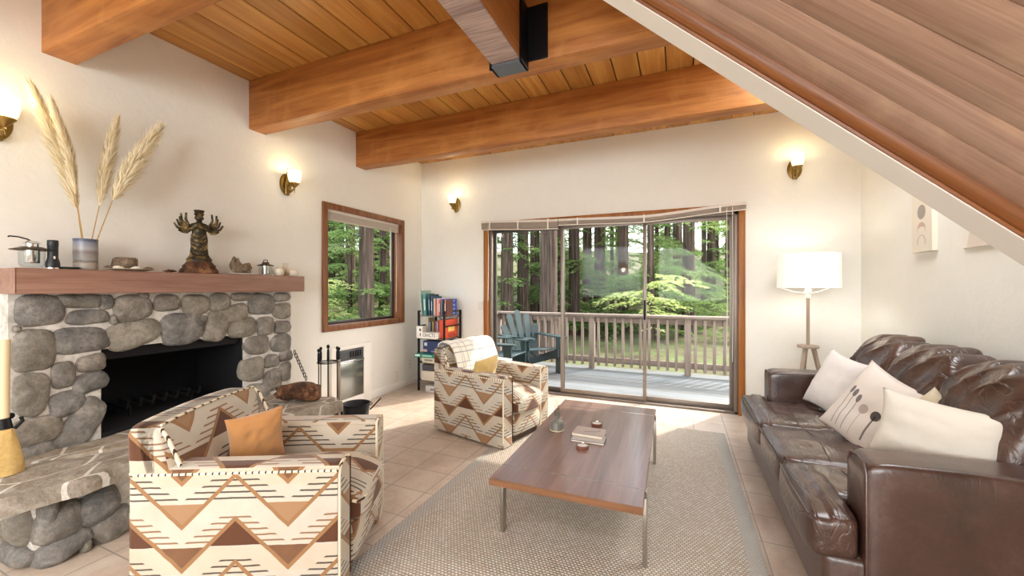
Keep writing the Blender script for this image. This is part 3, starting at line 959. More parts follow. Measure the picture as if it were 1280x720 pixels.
def dome(mb, c, ua, va, na, a, b, rot, h, seed, p=2.7, nr=7, ns=30, back=.02):
    """a domed river stone on a face: c centre, ua/va in-plane axes, na outward, a,b half sizes"""
    ua, va, na, c = Vector(ua), Vector(va), Vector(na), Vector(c)
    cr, sr = math.cos(rot), math.sin(rot)
    vs = []; fs = []
    rr = random.Random(seed); ph = rr.uniform(0, 9)
    def outline(t):
        ct, st_ = math.cos(t), math.sin(t)
        r = (abs(ct) ** p + abs(st_) ** p) ** (-1 / p)
        q = 1 + .10 * noise.noise(Vector((ct * 1.3 + ph, st_ * 1.3, seed * 1.7))) + .04 * math.sin(3 * t + ph)
        return r * ct * a * q, r * st_ * b * q
    rings = [(1, -back), (1, .0)] + [(math.cos(R(s_)), math.sin(R(s_))) for s_ in (22, 40, 56, 70, 82)]
    for ri, (rho, hh) in enumerate(rings):
        for k in range(ns):
            x, y = outline(2 * PI * k / ns)
            if ri >= 2: x *= rho ** .75; y *= rho ** .75
            z = hh if ri < 1 else hh * h
            P = c + ua * (x * cr - y * sr) + va * (x * sr + y * cr) + na * z
            if ri >= 1: P += na * (noise.noise(P * 14) * .008 + noise.noise(P * 40) * .003)
            vs.append(P)
    vs.append(c + na * (h * 1.0))
    m = len(rings)
    for i in range(m - 1):
        for k in range(ns): fs.append((i * ns + k, i * ns + (k + 1) % ns, (i + 1) * ns + (k + 1) % ns, (i + 1) * ns + k))
    for k in range(ns): fs.append(((m - 1) * ns + k, (m - 1) * ns + (k + 1) % ns, m * ns))
    mb.add(vs, fs)
ST = [(130, 175, 162, 100, 0), (262, 145, 165, 46, -3), (345, 149, 46, 46, 0), (288, 197, 136, 48, 0), (430, 168, 124, 86, 8), (435, 250, 176, 84, 14), (590, 233, 140, 98, 0),
      (540, 151, 88, 54, 0), (632, 157, 92, 66, 0), (115, 303, 142, 132, 0), (261, 272, 178, 84, 0), (208, 383, 80, 84, 0), (298, 345, 96, 56, 5), (104, 447, 122, 134, 0),
      (293, 407, 116, 64, 10), (218, 475, 118, 80, 14), (122, 565, 166, 92, 0), (268, 540, 120, 150, -30), (110, 645, 152, 76, 10), (710, 150, 68, 60, 0), (762, 184, 80, 58, 10),
      (700, 226, 76, 92, -20), (783, 232, 90, 60, 10), (782, 132, 72, 26, 0), (845, 155, 86, 66, 0), (910, 132, 56, 28, 0), (910, 177, 60, 50, 0), (858, 225, 56, 60, 0),
      (912, 228, 52, 40, 0), (830, 287, 76, 60, 0), (908, 280, 66, 56, 0), (924, 320, 42, 36, 0), (878, 338, 48, 42, 0), (815, 365, 76, 76, 0), (880, 400, 58, 70, 0),
      (921, 372, 38, 58, 0), (842, 440, 60, 54, 0), (905, 448, 56, 40, 0), (466, 128, 36, 20, 0), (650, 203, 40, 24, 0), (820, 432, 46, 40, 0), (320, 612, 90, 110, 0), (880, 500, 110, 60, 0), (58, 235, 30, 20, 0), (368, 205, 22, 30, 0),
      (815, 500, 60, 60, 0)]
mb = MB(Fm)
mb2 = MB(Fm)
for i, (cx, cy, ww, hh, rt) in enumerate(ST):
    px, py = cx * .38873, 320 + cy * .38873
    p = at(px, py, X=FX + .02)
    l = at(px - ww * .5 * .38873, py, X=FX + .02); r = at(px + ww * .5 * .38873, py, X=FX + .02)
    up = at(px, py - hh * .5 * .38873, X=FX + .02)
    a, b = (r.y - l.y) / 2, (up.z - p.z)
    yc = (r.y + l.y) / 2
    if p.z < .40: continue
    dome(mb, (FX - .004, yc, p.z), (0, 1, 0), (0, 0, 1), (1, 0, 0), a * 1.05, b * 1.06, R(rt), .026 + .16 * min(a, b), 100 + i, p=3.3)
sf = mb.build('stone_facing', STONE, fp, ang=60)
# hearth: mortared core, big stones round it, slab on top
mb = MB(Fm); mb.rbox(FX + .0, -2.67, .80, 2.26, 0, .34, .03, 3); mb.build('hearth_mortar', MORT, fp)
mb = MB(Fm)
H8 = [(62, 545, 70, 118, 0, 0), (140, 572, 168, 132, 0, 0), (152, 648, 210, 84, 16, 0), (300, 508, 165, 110, 24, 0), (345, 562, 150, 104, 20, 0), (262, 622, 46, 50, 0, 0)]
for i, (cx, cy, ww, hh, rt, _) in enumerate(H8):
    px, py = cx * .4027, 430 + cy * .4027
    px = max(px, 30)
    p = at(px, py, X=-2.65); l = at(px - ww * .5 * .4027, py, X=-2.65); r = at(px + ww * .5 * .4027, py, X=-2.65); up = at(px, py - hh * .5 * .4027, X=-2.65)
    a, b = min((r.y - l.y) / 2, .17), up.z - p.z
    yc = max((r.y + l.y) / 2, .82 + a * .8)
    dome(mb, (-2.68, yc, max(p.z, b * .8)), (0, 1, 0), (0, 0, 1), (1, 0, 0), a, b, R(rt), .075, 300 + i, p=3)
for i, (y, z, a, b) in enumerate(((1.36, .23, .13, .10), (1.38, .08, .15, .07), (1.64, .2, .13, .12), (1.68, .06, .13, .055), (1.92, .22, .12, .10), (1.95, .08, .14, .07), (2.16, .17, .09, .13))):
    dome(mb, (-2.68, y, z), (0, 1, 0), (0, 0, 1), (1, 0, 0), a, b, 0, .07, 330 + i, p=3)
for i, (x, z, a, b) in enumerate(((-2.78, .21, .10, .12), (-2.97, .24, .09, .09), (-2.80, .055, .13, .055), (-3.0, .08, .08, .07))):
    dome(mb, (x, .81, z), (1, 0, 0), (0, 0, 1), (0, -1, 0), a, b, 0, .06, 350 + i, p=3)
for i, (x, z, a, b) in enumerate(((-2.78, .19, .11, .12), (-2.98, .2, .10, .11), (-2.85, .05, .2, .05))):
    dome(mb, (x, 2.25, z), (-1, 0, 0), (0, 0, 1), (0, 1, 0), a, b, 0, .07, 360 + i, p=3)
mb.build('hearth_stones', STONE, fp, ang=60)
def slab(mb, poly, z0, z1, seed):
    """flagstone with a worn uneven rim"""
    n = 72; P = []; L = 0
    pts = [Vector((*p, 0)) for p in poly]; m = len(pts)
    per = [(pts[(i + 1) % m] - pts[i]).length for i in range(m)]; tot = sum(per)
    for k in range(n):
        s_ = tot * k / n; i = 0
        while s_ > per[i]: s_ -= per[i]; i += 1
        P.append(pts[i].lerp(pts[(i + 1) % m], s_ / per[i]))
    c = sum(P, Vector()) / n
    # round the corners
    for _ in range(2): P = [(P[i - 1] + P[i] * 2 + P[(i + 1) % n]) / 4 for i in range(n)]
    rings = [(.0, z0, .97), (0, z0, 1), (0, z0 + (z1 - z0) * .5, 1.012), (0, z1 - .012, 1.0), (0, z1, .975), (0, z1 + .002, .85), (0, z1 + .002, .6), (0, z1 + .001, .3)]
    vs = []; fs = []
    for ri, (_, z, q) in enumerate(rings):
        for v in P:
            o = c + (v - c) * q
            o = o + (v - c).normalized() * noise.noise(Vector((v.x * 9, v.y * 9, seed + z * 6))) * .022
            o.z = z + (noise.noise(o * 6 + Vector((0, 0, seed))) * .012 if ri > 2 else noise.noise(o * 8) * .012)
            vs.append(o)
    vs.append(Vector((c.x, c.y, z1))); k2 = len(rings)
    for i in range(k2 - 1):
        for k in range(n): fs.append((i * n + k, i * n + (k + 1) % n, (i + 1) * n + (k + 1) % n, (i + 1) * n + k))
    for k in range(n): fs.append(((k2 - 1) * n + k, (k2 - 1) * n + (k + 1) % n, k2 * n))
    fs.append(tuple(range(n))[::-1])
    mb.add(vs, fs)
mb = MB(Fm)
slab(mb, [(-3.06, .62), (-2.80, .58), (-2.56, .66), (-2.50, .95), (-2.52, 1.28), (-2.70, 1.30), (-2.86, .98)], .325, .402, 1)
slab(mb, [(-3.08, .70), (-2.88, 1.0), (-2.74, 1.32), (-2.78, 1.62), (-3.08, 1.60)], .325, .406, 2)
slab(mb, [(-2.70, 1.33), (-2.51, 1.31), (-2.47, 1.75), (-2.74, 1.80)], .325, .402, 3)
slab(mb, [(-3.08, 1.63), (-2.77, 1.65), (-2.72, 2.02), (-3.08, 1.98)], .325, .404, 4)
slab(mb, [(-2.73, 1.83), (-2.47, 1.78), (-2.42, 2.10), (-2.36, 2.30), (-2.58, 2.36), (-2.70, 2.20)], .325, .405, 5)
slab(mb, [(-3.08, 2.01), (-2.73, 2.05), (-2.66, 2.36), (-2.85, 2.42), (-3.08, 2.40)], .325, .402, 6)
mb.build('hearth_slab', SLABM, fp, ang=50)
mb = MB(Fm); mb.prism([(-3.08, .68), (-2.62, .70), (-2.54, 1.1), (-2.53, 1.9), (-2.46, 2.28), (-2.70, 2.34), (-3.08, 2.36)], .33, .392); mb.build('slab_joint', MORT, fp)

m = thing('mantel_shelf', 'long reddish wood mantel beam across the top of the fireplace', 'mantel', (-3.12, 1.64, 1.24))
MB().rbox(-.138, .138, -.80, .82, 0, .13, .006, 3).build('mantel_body', MANT, m)
MB().rbox(-.14, .1395, -.803, -.80, 0.001, .129, .001, 1).build('end_cap', MANT, m)
MZ = 1.37

# ---------------- things on the mantel
def mpos(px, off=-3.10): 
    p = at(px, 340, X=off); return (p.x, p.y, MZ)
IVORY = plain('ivory_ceramic', '#DDD3C0', .35, nz=.08, scale=20)
def vase_mat():
    a = Mat('banded_stoneware', '#8D8F96', .35)
    x, y, z = a.xyz(a.co()); n = a.noise(a.co(), 18, 4)
    a.col(a.ramp(z + n * .02, [(.0, '#8F887F'), (.05, '#A29A90'), (.055, '#6C665F'), (.07, '#9C9A98'), (.11, '#7C7370'), (.13, '#9D9EA3'), (.165, '#7D8294'), (.175, '#4A526C')])); return a.m
v = thing('ceramic_vase', 'blue-grey banded cylinder vase holding pampas grass', 'vase', mpos(107))
MB().lathe([(.046, 0), (.050, .004), (.050, .05), (.048, .053), (.050, .058), (.051, .12), (.050, .168), (.052, .176), (.047, .176), (.046, .02), (0, .015)], 32).build('vase_body', vase_mat(), v)
VP = Vector(mpos(107))
PAMP = Mat('pampas_plume', '#E9D6A8', .9, spec=.1)
PAMP.col(PAMP.ramp(PAMP.island(), [(0, '#DCC796'), (.6, '#EEE0BE'), (1, '#FAF2DC')])); PAMP = PAMP.m
STALK = plain('dry_stalk', '#A98648', .7)
def pampas(label, base_px, tip_px, mid_px, width, seed, dx=0):
    p0 = VP + Vector((dx * .3, 0, .03)); X_ = VP.x + .01 + dx
    pa = at(*base_px, X=X_); pb = at(*mid_px, X=X_); pc = at(*tip_px, X=X_)
    t = thing('pampas_stem', label, 'dried grass', tuple(p0), 0, 'pampas stems in the mantel vase')
    L = lambda q: q - p0
    MB().tube([L(p0), L(pa) * .5, L(pa), (L(pa) + L(pb)) / 2, L(pb), (L(pb) + L(pc)) / 2], [.0028, .0026, .0022, .002, .0015, .001], 6).build('stalk', STALK, t)
    rnd = random.Random(seed); vs = []; fs = []
    A, B, C = L(pa), L(pb), L(pc)
    for i in range(2600):
        f = rnd.random() ** .85 * .93
        c = A * (1 - f) ** 2 + B * 2 * f * (1 - f) + C * f * f if False else (A.lerp(B, f * 2) if f < .5 else B.lerp(C, f * 2 - 1))
        d = ((B - A) if f < .5 else (C - B)).normalized()
        a = rnd.uniform(0, 2 * PI)
        s1 = d.cross(Vector((1, .2, .1))).normalized(); s2 = d.cross(s1)
        sd = s1 * math.cos(a) + s2 * math.sin(a)
        wdt = width * (math.sin(PI * min(1, f * .8 + .16)) ** .8) * rnd.uniform(.35, 1)
        ln = rnd.uniform(.05, .12)
        e1 = c + d * ln * .5 + sd * wdt * .62; e2 = c + d * ln + sd * wdt - Vector((0, 0, .012))
        w_ = sd.cross(d).normalized() * .0016
        b = len(vs); vs += [c - w_, c + w_, e1 + w_, e1 - w_, e2]; fs += [(b, b + 1, b + 2, b + 3), (b + 3, b + 2, b + 4)]
    MB().add(vs, fs).build('plume', PAMP, t, smooth=False)
pampas('pampas plume leaning farthest left, the tallest in the mantel vase', (97, 262), (40, 108), (75, 195), .060, 1)
pampas('slimmer pampas plume just right of the tallest one', (95, 245), (66, 130), (86, 195), .040, 2, .05)
pampas('upright pampas plume third from the left', (124, 258), (145, 152), (133, 210), .050, 3, .02)
pampas('pampas plume leaning right, farthest right of the four', (140, 252), (200, 158), (166, 208), .075, 4, .06)

BRONZ = Mat('weathered_bronze', '#4F4630', .5, .6)
_n = BRONZ.noise(BRONZ.co(), 40, 5); BRONZ.col(BRONZ.ramp(_n, [(.38, '#29241D'), (.52, '#4A402E'), (.66, '#8F7640')])); BRONZ = BRONZ.m
t = thing('lantern', 'steel and glass camping lantern with dark brim and raised handle, left on the mantel', 'lantern', mpos(40, -3.08))
MB().lathe([(.03, 0), (.038, .004), (.045, .02), (.047, .085), (.047, .09), (.045, .09), (.043, .02), (.03, .008), (0, .006)], 28).build('glass_bowl', GLASS2, t)
MB().lathe([(.0, .028), (.026, .028), (.028, .032), (.028, .098), (0, .1)], 24).build('steel_cup', CHROME, t)
MB().lathe([(0, .099), (.075, .094), (.078, .097), (.035, .112), (.030, .112), (0, .114)], 32).build('brim', BRONZ, t)
MB().lathe([(.0, .112), (.024, .113), (.024, .128), (.034, .129), (.02, .142), (0, .146)], 24).build('cap', CHROME, t)
MB().tube([(-.0, .0, .140), (.0, -.015, .150), (.0, -.045, .159), (.0, -.075, .160), (0, -.08, .155)], .0035, 8).build('handle', BLACK, t)
t = thing('flashlight', 'black upright flashlight on the mantel beside the glass lantern', 'flashlight', mpos(66, -3.06))
MB().lathe([(.025, 0), (.027, .003), (.027, .02), (.026, .035), (.021, .055), (.020, .06), (.020, .12), (.021, .122), (.021, .150), (.019, .153), (0, .153)], 24).build('flashlight_body', plain('black_rubber', '#1D2026', .45), t)
MB().lathe([(.0275, .0), (.0278, .0), (.0278, .008), (.0275, .008)], 24).build('lens_ring', CHROME, t)
MB().rbox(.0175, .0215, -.004, .004, .03 + .022, .068, .002, 2).build('switch_button', WHITE, t)
o = MB().lathe([(.0, 0), (.03, .002), (.052, .012), (.050, .014), (.028, .006), (0, .005)], 28).build('small_dish', plain('dark_green_glaze', '#3F5F50', .3)); o.location = mpos(84, -3.07)
tag(o, 'little dark green dish on the mantel between flashlight and vase', 'dish')
t = thing('ceramic_plate', 'wide oval sand coloured plate on the mantel right of the vase', 'plate', mpos(163, -3.07))
MB().lathe([(0, .0), (.06, .0), (.085, .008), (.12, .013), (.118, .016), (.08, .011), (0, .006)], 36, sx=.75, sy=1.0).build('plate_body', plain('sand_glaze', '#B5A892', .4), t)
def rock(name, label, cat, loc, r, mat, seed, grp=None, wob=.5, rz=0):
    mb = MB(); mb.ball((0, 0, 0), *r, n=20, wob=wob, wf=1.6 + seed % 3 * .3)
    zmin = min(v.z for v in mb.v)
    mb.v = [v - Vector((0, 0, zmin)) for v in mb.v]
    o = mb.build(name, mat, ang=50); o.location = loc; o.rotation_euler.z = rz
    return tag(o, label, cat, grp)
DRIFT = mk_stone('grey_driftwood', '#4A3E33', '#7C6B58', '#A8947B', False, .9)
pz = MZ + .008
q = Vector(mpos(157, -3.09)); 
mb = MB(); mb.lathe([(.0, 0), (.036, 0), (.040, .006), (.038, .066), (.030, .076), (0, .078)], 20, sy=1.5, wob=.25); o = mb.build('wood_chunk', DRIFT, ang=50); o.location = (q.x, q.y, pz)
tag(o, 'squat chunk of weathered wood sitting on the oval plate', 'wood')
sh = plain('white_shell', '#E8E2D4', .4)
for k, (px, xx, lb) in enumerate(((148, -3.035, 'white shell on the oval plate, left one in front of the wood chunk'), (171, -3.03, 'white shell on the oval plate, right one in front of the wood chunk'))):
    q = mpos(px, xx); rock('sea_shell', lb, 'shell', (q[0], q[1], pz), (.012, .022, .010), sh, k)
for k, (px, xx, lb) in enumerate(((137, -3.07, 'dark pebble at the left rim of the oval plate'), (186, -3.07, 'dark pebble at the right rim of the oval plate'))):
    q = mpos(px, xx); rock('pebble', lb, 'pebble', (q[0], q[1], pz + .003), (.012, .022, .009), DRIFT, k + 4)
q = mpos(213, -3.05)
rock('pinecone_scrap', 'small dark twiggy scrap on the mantel left of the statue', 'twig', q, (.012, .03, .008), ROCK, 8, wob=.9)

# many-armed bronze statue
sp = mpos(249, -3.09)
S = thing('statue', 'bronze many-armed standing deity statue on a dark base', 'statue', sp, R(58))
# local: faces -y (rz turns it toward the room)
mb = MB()
mb.lathe([(.052, .058), (.056, .075), (.048, .085), (.040, .10), (.036, .14), (.037, .18), (.034, .20), (.030, .215), (.034, .235), (.040, .25), (.034, .262), (.014, .270), (.012, .278)], 20, sx=1, sy=.72)
for i in range(5): mb.tube([(.03 * math.cos(PI + PI * j / 6), -.030 - .006, .20 - i * .022 - .018 * math.sin(PI * j / 6)) for j in range(7)], .003, 5)
mb.ball((0, -.002, .295), .017, .018, .022, 14)
mb.ball((0, -.019, .292), .003, .004, .005, 6)
mb.ball((-.017, 0, .293), .003, .004, .008, 6); mb.ball((.017, 0, .293), .003, .004, .008, 6)
mb.lathe([(.017, .305), (.022, .312), (.019, .322), (.024, .334), (.010, .330), (0, .338)], 12)
for s in (-1, 1):
    mb.tube([(s * .034, 0, .25), (s * .045, -.02, .228), (s * .018, -.040, .236), (0, -.043, .246)], [.009, .007, .006, .005], 8)
    for k in range(7):
        a = R(62 - k * 17); b = a + R(38)
        r1, r2 = .038, .054 + .006 * math.sin(k * 2)
        p1 = Vector((s * (.030 + r1 * math.cos(a) * .8), .010, .244 + r1 * math.sin(a) * .7 - .012))
        p2 = Vector((s * (.030 + r2 * math.cos(a)), .004, .244 + r2 * math.sin(a) * .85))
        p3 = p2 + Vector((s * .012 * math.cos(b), -.008, .020 * math.sin(b) + .008))
        mb.tube([(s * .026, .008, .247), tuple(p1), tuple(p2), tuple(p3)], [.009, .0075, .006, .0045], 7)
        mb.ball(tuple(p3), .005, .005, .006, 6)
mb.build('figure', BRONZ, S)
S.scale = (1.32, 1.32, 1.32)
mb = MB(); mb.lathe([(.078, .0), (.084, .004), (.080, .018), (.070, .030), (.066, .034), (.070, .040), (.060, .050), (.052, .062), (.0, .064)], 14, sx=1.0, sy=.75, wob=.12)
mb.build('base', ROCK, S)
o = MB().lathe([(0, 0), (.07, .0), (.095, .006), (.093, .009), (.06, .004), (0, .004)], 32).build('white_saucer', plain('white_glaze', '#EDEAE2', .3)); o.location = mpos(302, -3.06)
tag(o, 'shallow white saucer under the knotty driftwood on the mantel', 'plate')
t = thing('driftwood', 'knotty brown driftwood piece on the white saucer', 'driftwood', (mpos(298, -3.07)[0], mpos(300, -3.07)[1], MZ + .005))
mb = MB(); mb.ball((0, -.035, .055), .026, .030, .042, 18, wob=.5, wf=2); mb.ball((0, .02, .030), .032, .055, .030, 18, wob=.6, wf=2.2); mb.ball((0, .058, .045), .018, .022, .024, 14, wob=.6); mb.ball((.0, -.01, .03), .028, .04, .03, 14, wob=.5)
mb.build('wood_piece', DRIFT, t, ang=60); t.scale = (1.2, 1.05, 1.25)
t = thing('lantern', 'small glass and steel lantern with dark cap, right part of the mantel', 'lantern', mpos(332, -3.07))
MB().lathe([(.03, 0), (.036, .004), (.038, .05), (.036, .055), (.035, .05), (.033, .01), (0, .006)], 24).build('glass_bowl', GLASS2, t)
MB().lathe([(.0, .012), (.02, .012), (.02, .062), (0, .063)], 20).build('steel_cup', CHROME, t)
MB().lathe([(0, .064), (.045, .060), (.046, .063), (.02, .073), (.018, .082), (0, .084)], 24).build('brim', BRONZ, t)
MB().tube([(0, -.015, .078), (0, -.012, .094), (0, 0, .098), (0, .012, .094), (0, .015, .078)], .0022, 6).build('handle', BLACK, t); t.scale = (1.3, 1.3, 1.3)
for px, xx, prof, lb in ((349, -3.05, [(.015, 0), (.024, .008), (.029, .028), (.024, .046), (.012, .054), (.014, .060), (.011, .060)], 'round ivory bud vase beside the small lantern on the mantel'),
                         (357, -3.12, [(.018, 0), (.022, .01), (.022, .05), (.016, .064), (.014, .078), (.019, .086), (.015, .086)], 'tallest ivory bud vase at the back of the mantel end'),
                         (367, -3.03, [(.016, 0), (.026, .008), (.030, .024), (.022, .040), (.012, .044), (.010, .044)], 'low ivory bud vase nearest the right end of the mantel')):
    o = MB().lathe(prof, 24).build('bud_vase', IVORY); o.location = mpos(px, xx); o.scale = (1.3, 1.3, 1.3); tag(o, lb, 'vase')

# ---------------- hearth things
hq = at(9, 592, Z=.41)
t = thing('hearth_broom', 'straw broom leaning at the left end of the hearth', 'broom', (hq.x, hq.y, .405))
mb = MB()
mb.tube([(-.03, .0, .22), (-.05, .005, .40), (-.075, .015, .62)], [.017, .017, .017], 12); mb.build('broom_handle', plain('pale_wood', '#D9C39C', .5), t)
mb = MB(); mb.lathe([(.055, 0), (.052, .05), (.040, .12), (.026, .18), (.02, .21), (0, .21)], 22, sx=.5, wob=.35); mb.build('bristles', plain('broom_straw', '#C9A868', .8, nz=.3, scale=60, bump=.5), t)
mb = MB(); mb.tube([(-.02, 0, .17), (-.036, -.004, .255)], [.030, .024], 14); mb.tube([(-.03, .03, .20), (-.03, .055, .23), (-.03, .05, .25)], .008, 6); mb.ball((-.036, .02, .262), .015, n=8); mb.build('binding', BLACK, t)
q = at(388, 500, Z=.41)
t = thing('bark_log', 'reddish brown gnarled log lying at the right end of the hearth', 'log', (q.x - .03, q.y - .03, .41), R(52))
mb = MB(); mb.puff(.15, .075, .065, p=3, n=12, c=(0, 0, .075), fn=lambda u, P: P * (1 + .5 * noise.noise(P * 11))); mb.ball((-.12, .02, .07), .08, .07, .055, 14, wob=.5)
mb.build('log_body', ROCK, t, ang=60)
ch = at(365, 462, X=-3.02)
t = thing('iron_chain', 'short black iron chain hanging beside the right edge of the fireplace', 'chain', (-3.03, 2.40, .72))
for i in range(9):
    M_ = Matrix.Translation((.012 * i * .8, .006 * i, -.028 * i)) @ Matrix.Rotation(R(90 * (i % 2)), 4, 'Z')
    mb = MB(); mb.tube([(.010 * math.cos(a * PI / 6), 0, .020 * math.sin(a * PI / 6)) for a in range(13)], .0035, 6, M_); mb.build('chain_link', BLACK, t)
q = at(409, 520, X=-2.86)
t = thing('fireplace_tools', 'black iron fireplace tool set standing behind the hearth', 'fireplace tools', (-2.93, 2.66, 0), R(60))
MB().lathe([(.09, 0), (.095, .005), (.09, .012), (.02, .02), (0, .022)], 24).build('stand_base', BLACK, t)
MB().tube([(0, 0, .015), (0, 0, .74)], .006, 8).build('stand_pole', BLACK, t)
MB().lathe([(.006, .60), (.011, .62), (.010, .70), (.006, .72), (.014, .735), (.013, .75), (0, .76)], 12).build('stand_grip', BLACK, t)
mb = MB(); mb.tube([(.09 * math.cos(a * PI / 10), .09 * math.sin(a * PI / 10), .60) for a in range(21)], .005, 6); mb.tube([(-.09, 0, .60), (.09, 0, .60)], .005, 6); mb.build('tool_ring', BLACK, t)
for i, (a, kind) in enumerate(((R(200), 'poker'), (R(340), 'shovel'), (R(20), 'brush'), (R(120), 'tongs'))):
    x, y = .09 * math.cos(a), .09 * math.sin(a)
    mb = MB(); mb.tube([(x, y, .12), (x, y, .64)], .0045, 8)
    if kind == 'shovel': mb.rbox(x - .04, x + .04, y - .004, y + .004, .04, .14, .003, 1)
    if kind == 'poker': mb.tube([(x, y, .12), (x, y, .05), (x + .02, y, .09)], .004, 6)
    if kind == 'tongs': mb.tube([(x, y, .14), (x + .02, y, .08), (x, y, .04)], .004, 6); mb.tube([(x, y, .14), (x - .02, y, .08), (x, y, .04)], .004, 6)
    if kind == 'brush': mb.lathe([(.01, .14), (.03, .12), (.035, .05), (0, .05)], 12, c=(x, y, 0))
    o = mb.build(kind, BLACK, t)
    MB().lathe([(.006, .60), (.011, .62), (.010, .68), (.006, .70), (.013, .712), (.012, .725), (0, .733)], 12, c=(x, y, 0)).build('grip', BLACK, o)
o = MB().tube([(0, 0, 0), (0, 0, .62)], .012, 10).build('wooden_dowel', LAMPW); o.location = (-2.86, 2.72, .0); tag(o, 'pale wooden dowel standing among the iron fireplace tools', 'stick')
t = thing('ash_bucket', 'black metal ash bucket with bail handle beside the wall heater', 'bucket', (-2.62, 2.68, 0))
MB().lathe([(.085, 0), (.09, .004), (.115, .25), (.12, .255), (.116, .26), (.11, .25), (.085, .01), (0, .008)], 32).build('bucket_body', plain('dark_pewter', '#3A3B40', .45, .7), t)
MB().tube([(.118 * math.cos(a), .118 * math.sin(a), .25 + .004) for a in [2 * PI * i / 24 for i in range(25)]], .005, 6).build('bucket_rim', BLACK, t)
MB().tube([(.12 * math.cos(PI * a / 12) * 1.05, .02 + .12 * math.sin(PI * a / 12) * .95, .25 - .01 * math.sin(PI * a / 12)) for a in range(13)], .004, 6).build('bail_handle', BLACK, t)
MB().tube([(.11, .05, .2), (.19, .10, .30)], .006, 6).build('ash_scoop', BLACK, t)

# wall heater
y0, y1 = at(419, 440, X=XL).y, at(452.5, 440, X=XL).y
t = thing('wall_heater', 'wall heater with grey metal grille in white surround', 'heater', (XL, (y0 + y1) / 2, 0))
hw_ = (y1 - y0) / 2
mb = MB(); mb.rbox(0, .03, -hw_ - .07, -hw_, 0, .66, .004, 2); mb.rbox(0, .03, hw_, hw_ + .12, 0, .66, .004, 2); mb.rbox(0, .03, -hw_, hw_, .62, .66, .004, 2); mb.rbox(0, .03, -hw_, hw_, 0, .10, .004, 2)
mb.build('surround', WHITE, t)
MB().rbox(.0, .026, -hw_, hw_, .10, .47, .004, 2).build('metal_panel', plain('smoked_metal', '#8C8F8A', .18, .85, nz=.15, scale=6), t)
MB().rbox(.0, .034, -hw_, hw_, .475, .50, .003, 2).build('chrome_strip', CHROME, t)
MB().rbox(.0, .022, -hw_, hw_, .505, .618, .003, 2).build('control_panel', plain('dark_grey_panel', '#4B4E52', .35), t)
mb = MB()
for k in range(5): mb.tube([(.028, hw_ - .05 - k * .035, .53), (.028, hw_ - .05 - k * .035, .595)], .006, 6)
mb.build('vent_slots', BLACK, t)

# ================================================================== SCONCES
def sconce(label, loc, rz, style=0):
    """local: wall behind at y=0, projects toward -y"""
    t = thing('wall_sconce', label, 'wall lamp', loc, rz, 'brass wall sconces with lit glass shades')
    M_ = Matrix.Rotation(R(90), 4, 'X')
    MB().lathe([(.0, -.0), (.056, 0), (.060, .004), (.052, .010), (.030, .014), (0, .016)], 28, M=M_ @ Matrix.Scale(1.55, 4, (0, 1, 0))).build('back_plate', BRASS, t)
    mb = MB()
    mb.rbox(-.020, .020, -.030, -.006, -.10, .05, .006, 2)
    mb.tube([(-.008, -.022, -.09), (-.016, -.034, 0), (-.006, -.030, .08), (.004, -.028, .145 if style else .06)], [.012, .011, .008, .003], 8)
    if style: mb.tube([(.012, -.022, .03), (.010, -.03, .09), (.016, -.03, .115)], [.008, .006, .003], 6)
    mb.build('stem', BRASS, t)
    mb = MB()
    mb.tube([(0, -.03, -.06), (.004, -.06, -.075), (.0, -.095, -.062), (0, -.11, -.04)], [.009, .007, .006, .006], 8)
    mb.tube([(0, -.125, -.052), (.004, -.11, -.058), (-.02, -.09, -.060), (-.035, -.085, -.05)], [.004, .005, .004, .003], 6)
    mb.tube([(0, -.11, -.04), (.004, -.112, -.085)], [.004, .003], 6)
    mb.build('twig_arm', BRASS, t)
    MB().lathe([(.006, -.045), (.010, -.04), (.040, -.004), (.041, .0), (.0, .0)], 20, c=(0, -.115, 0)).build('cup', BRASS, t)
    sh_ = [(.036, .0), (.046, .02), (.054, .06), (.056, .105), (.053, .105), (.051, .06), (.043, .022), (.033, .004)]
    o = MB().lathe(sh_, 28, c=(0, -.115, 0)).build('glass_shade', SHADEG, t)
    l = lamp('sconce_bulb', 'POINT', (0, -.135, .115), .9, (1.0, .80, .48), radius=.025); l.parent = t
    l = lamp('sconce_glow', 'POINT', (0, -.21, .04), 0.9, (1.0, .82, .52), radius=.04); l.parent = t
    return t
p = at(357, 232, X=XL)
sconce('brass sconce with white glass bowl on the stone-fireplace wall, above the mantel right end', (XL, 2.49, 2.20), R(90), 1)
sconce('brass sconce at the far left edge, above the left end of the mantel', (XL, .85, 2.13), R(90), 1)
sconce('brass sconce on the far wall left of the sliding door', (at(571, 255, Y=YF).x, YF, 2.36), 0)
sconce('brass sconce on the far wall above the floor lamp', (at(993, 213, Y=YF).x, YF, 2.40), 0)

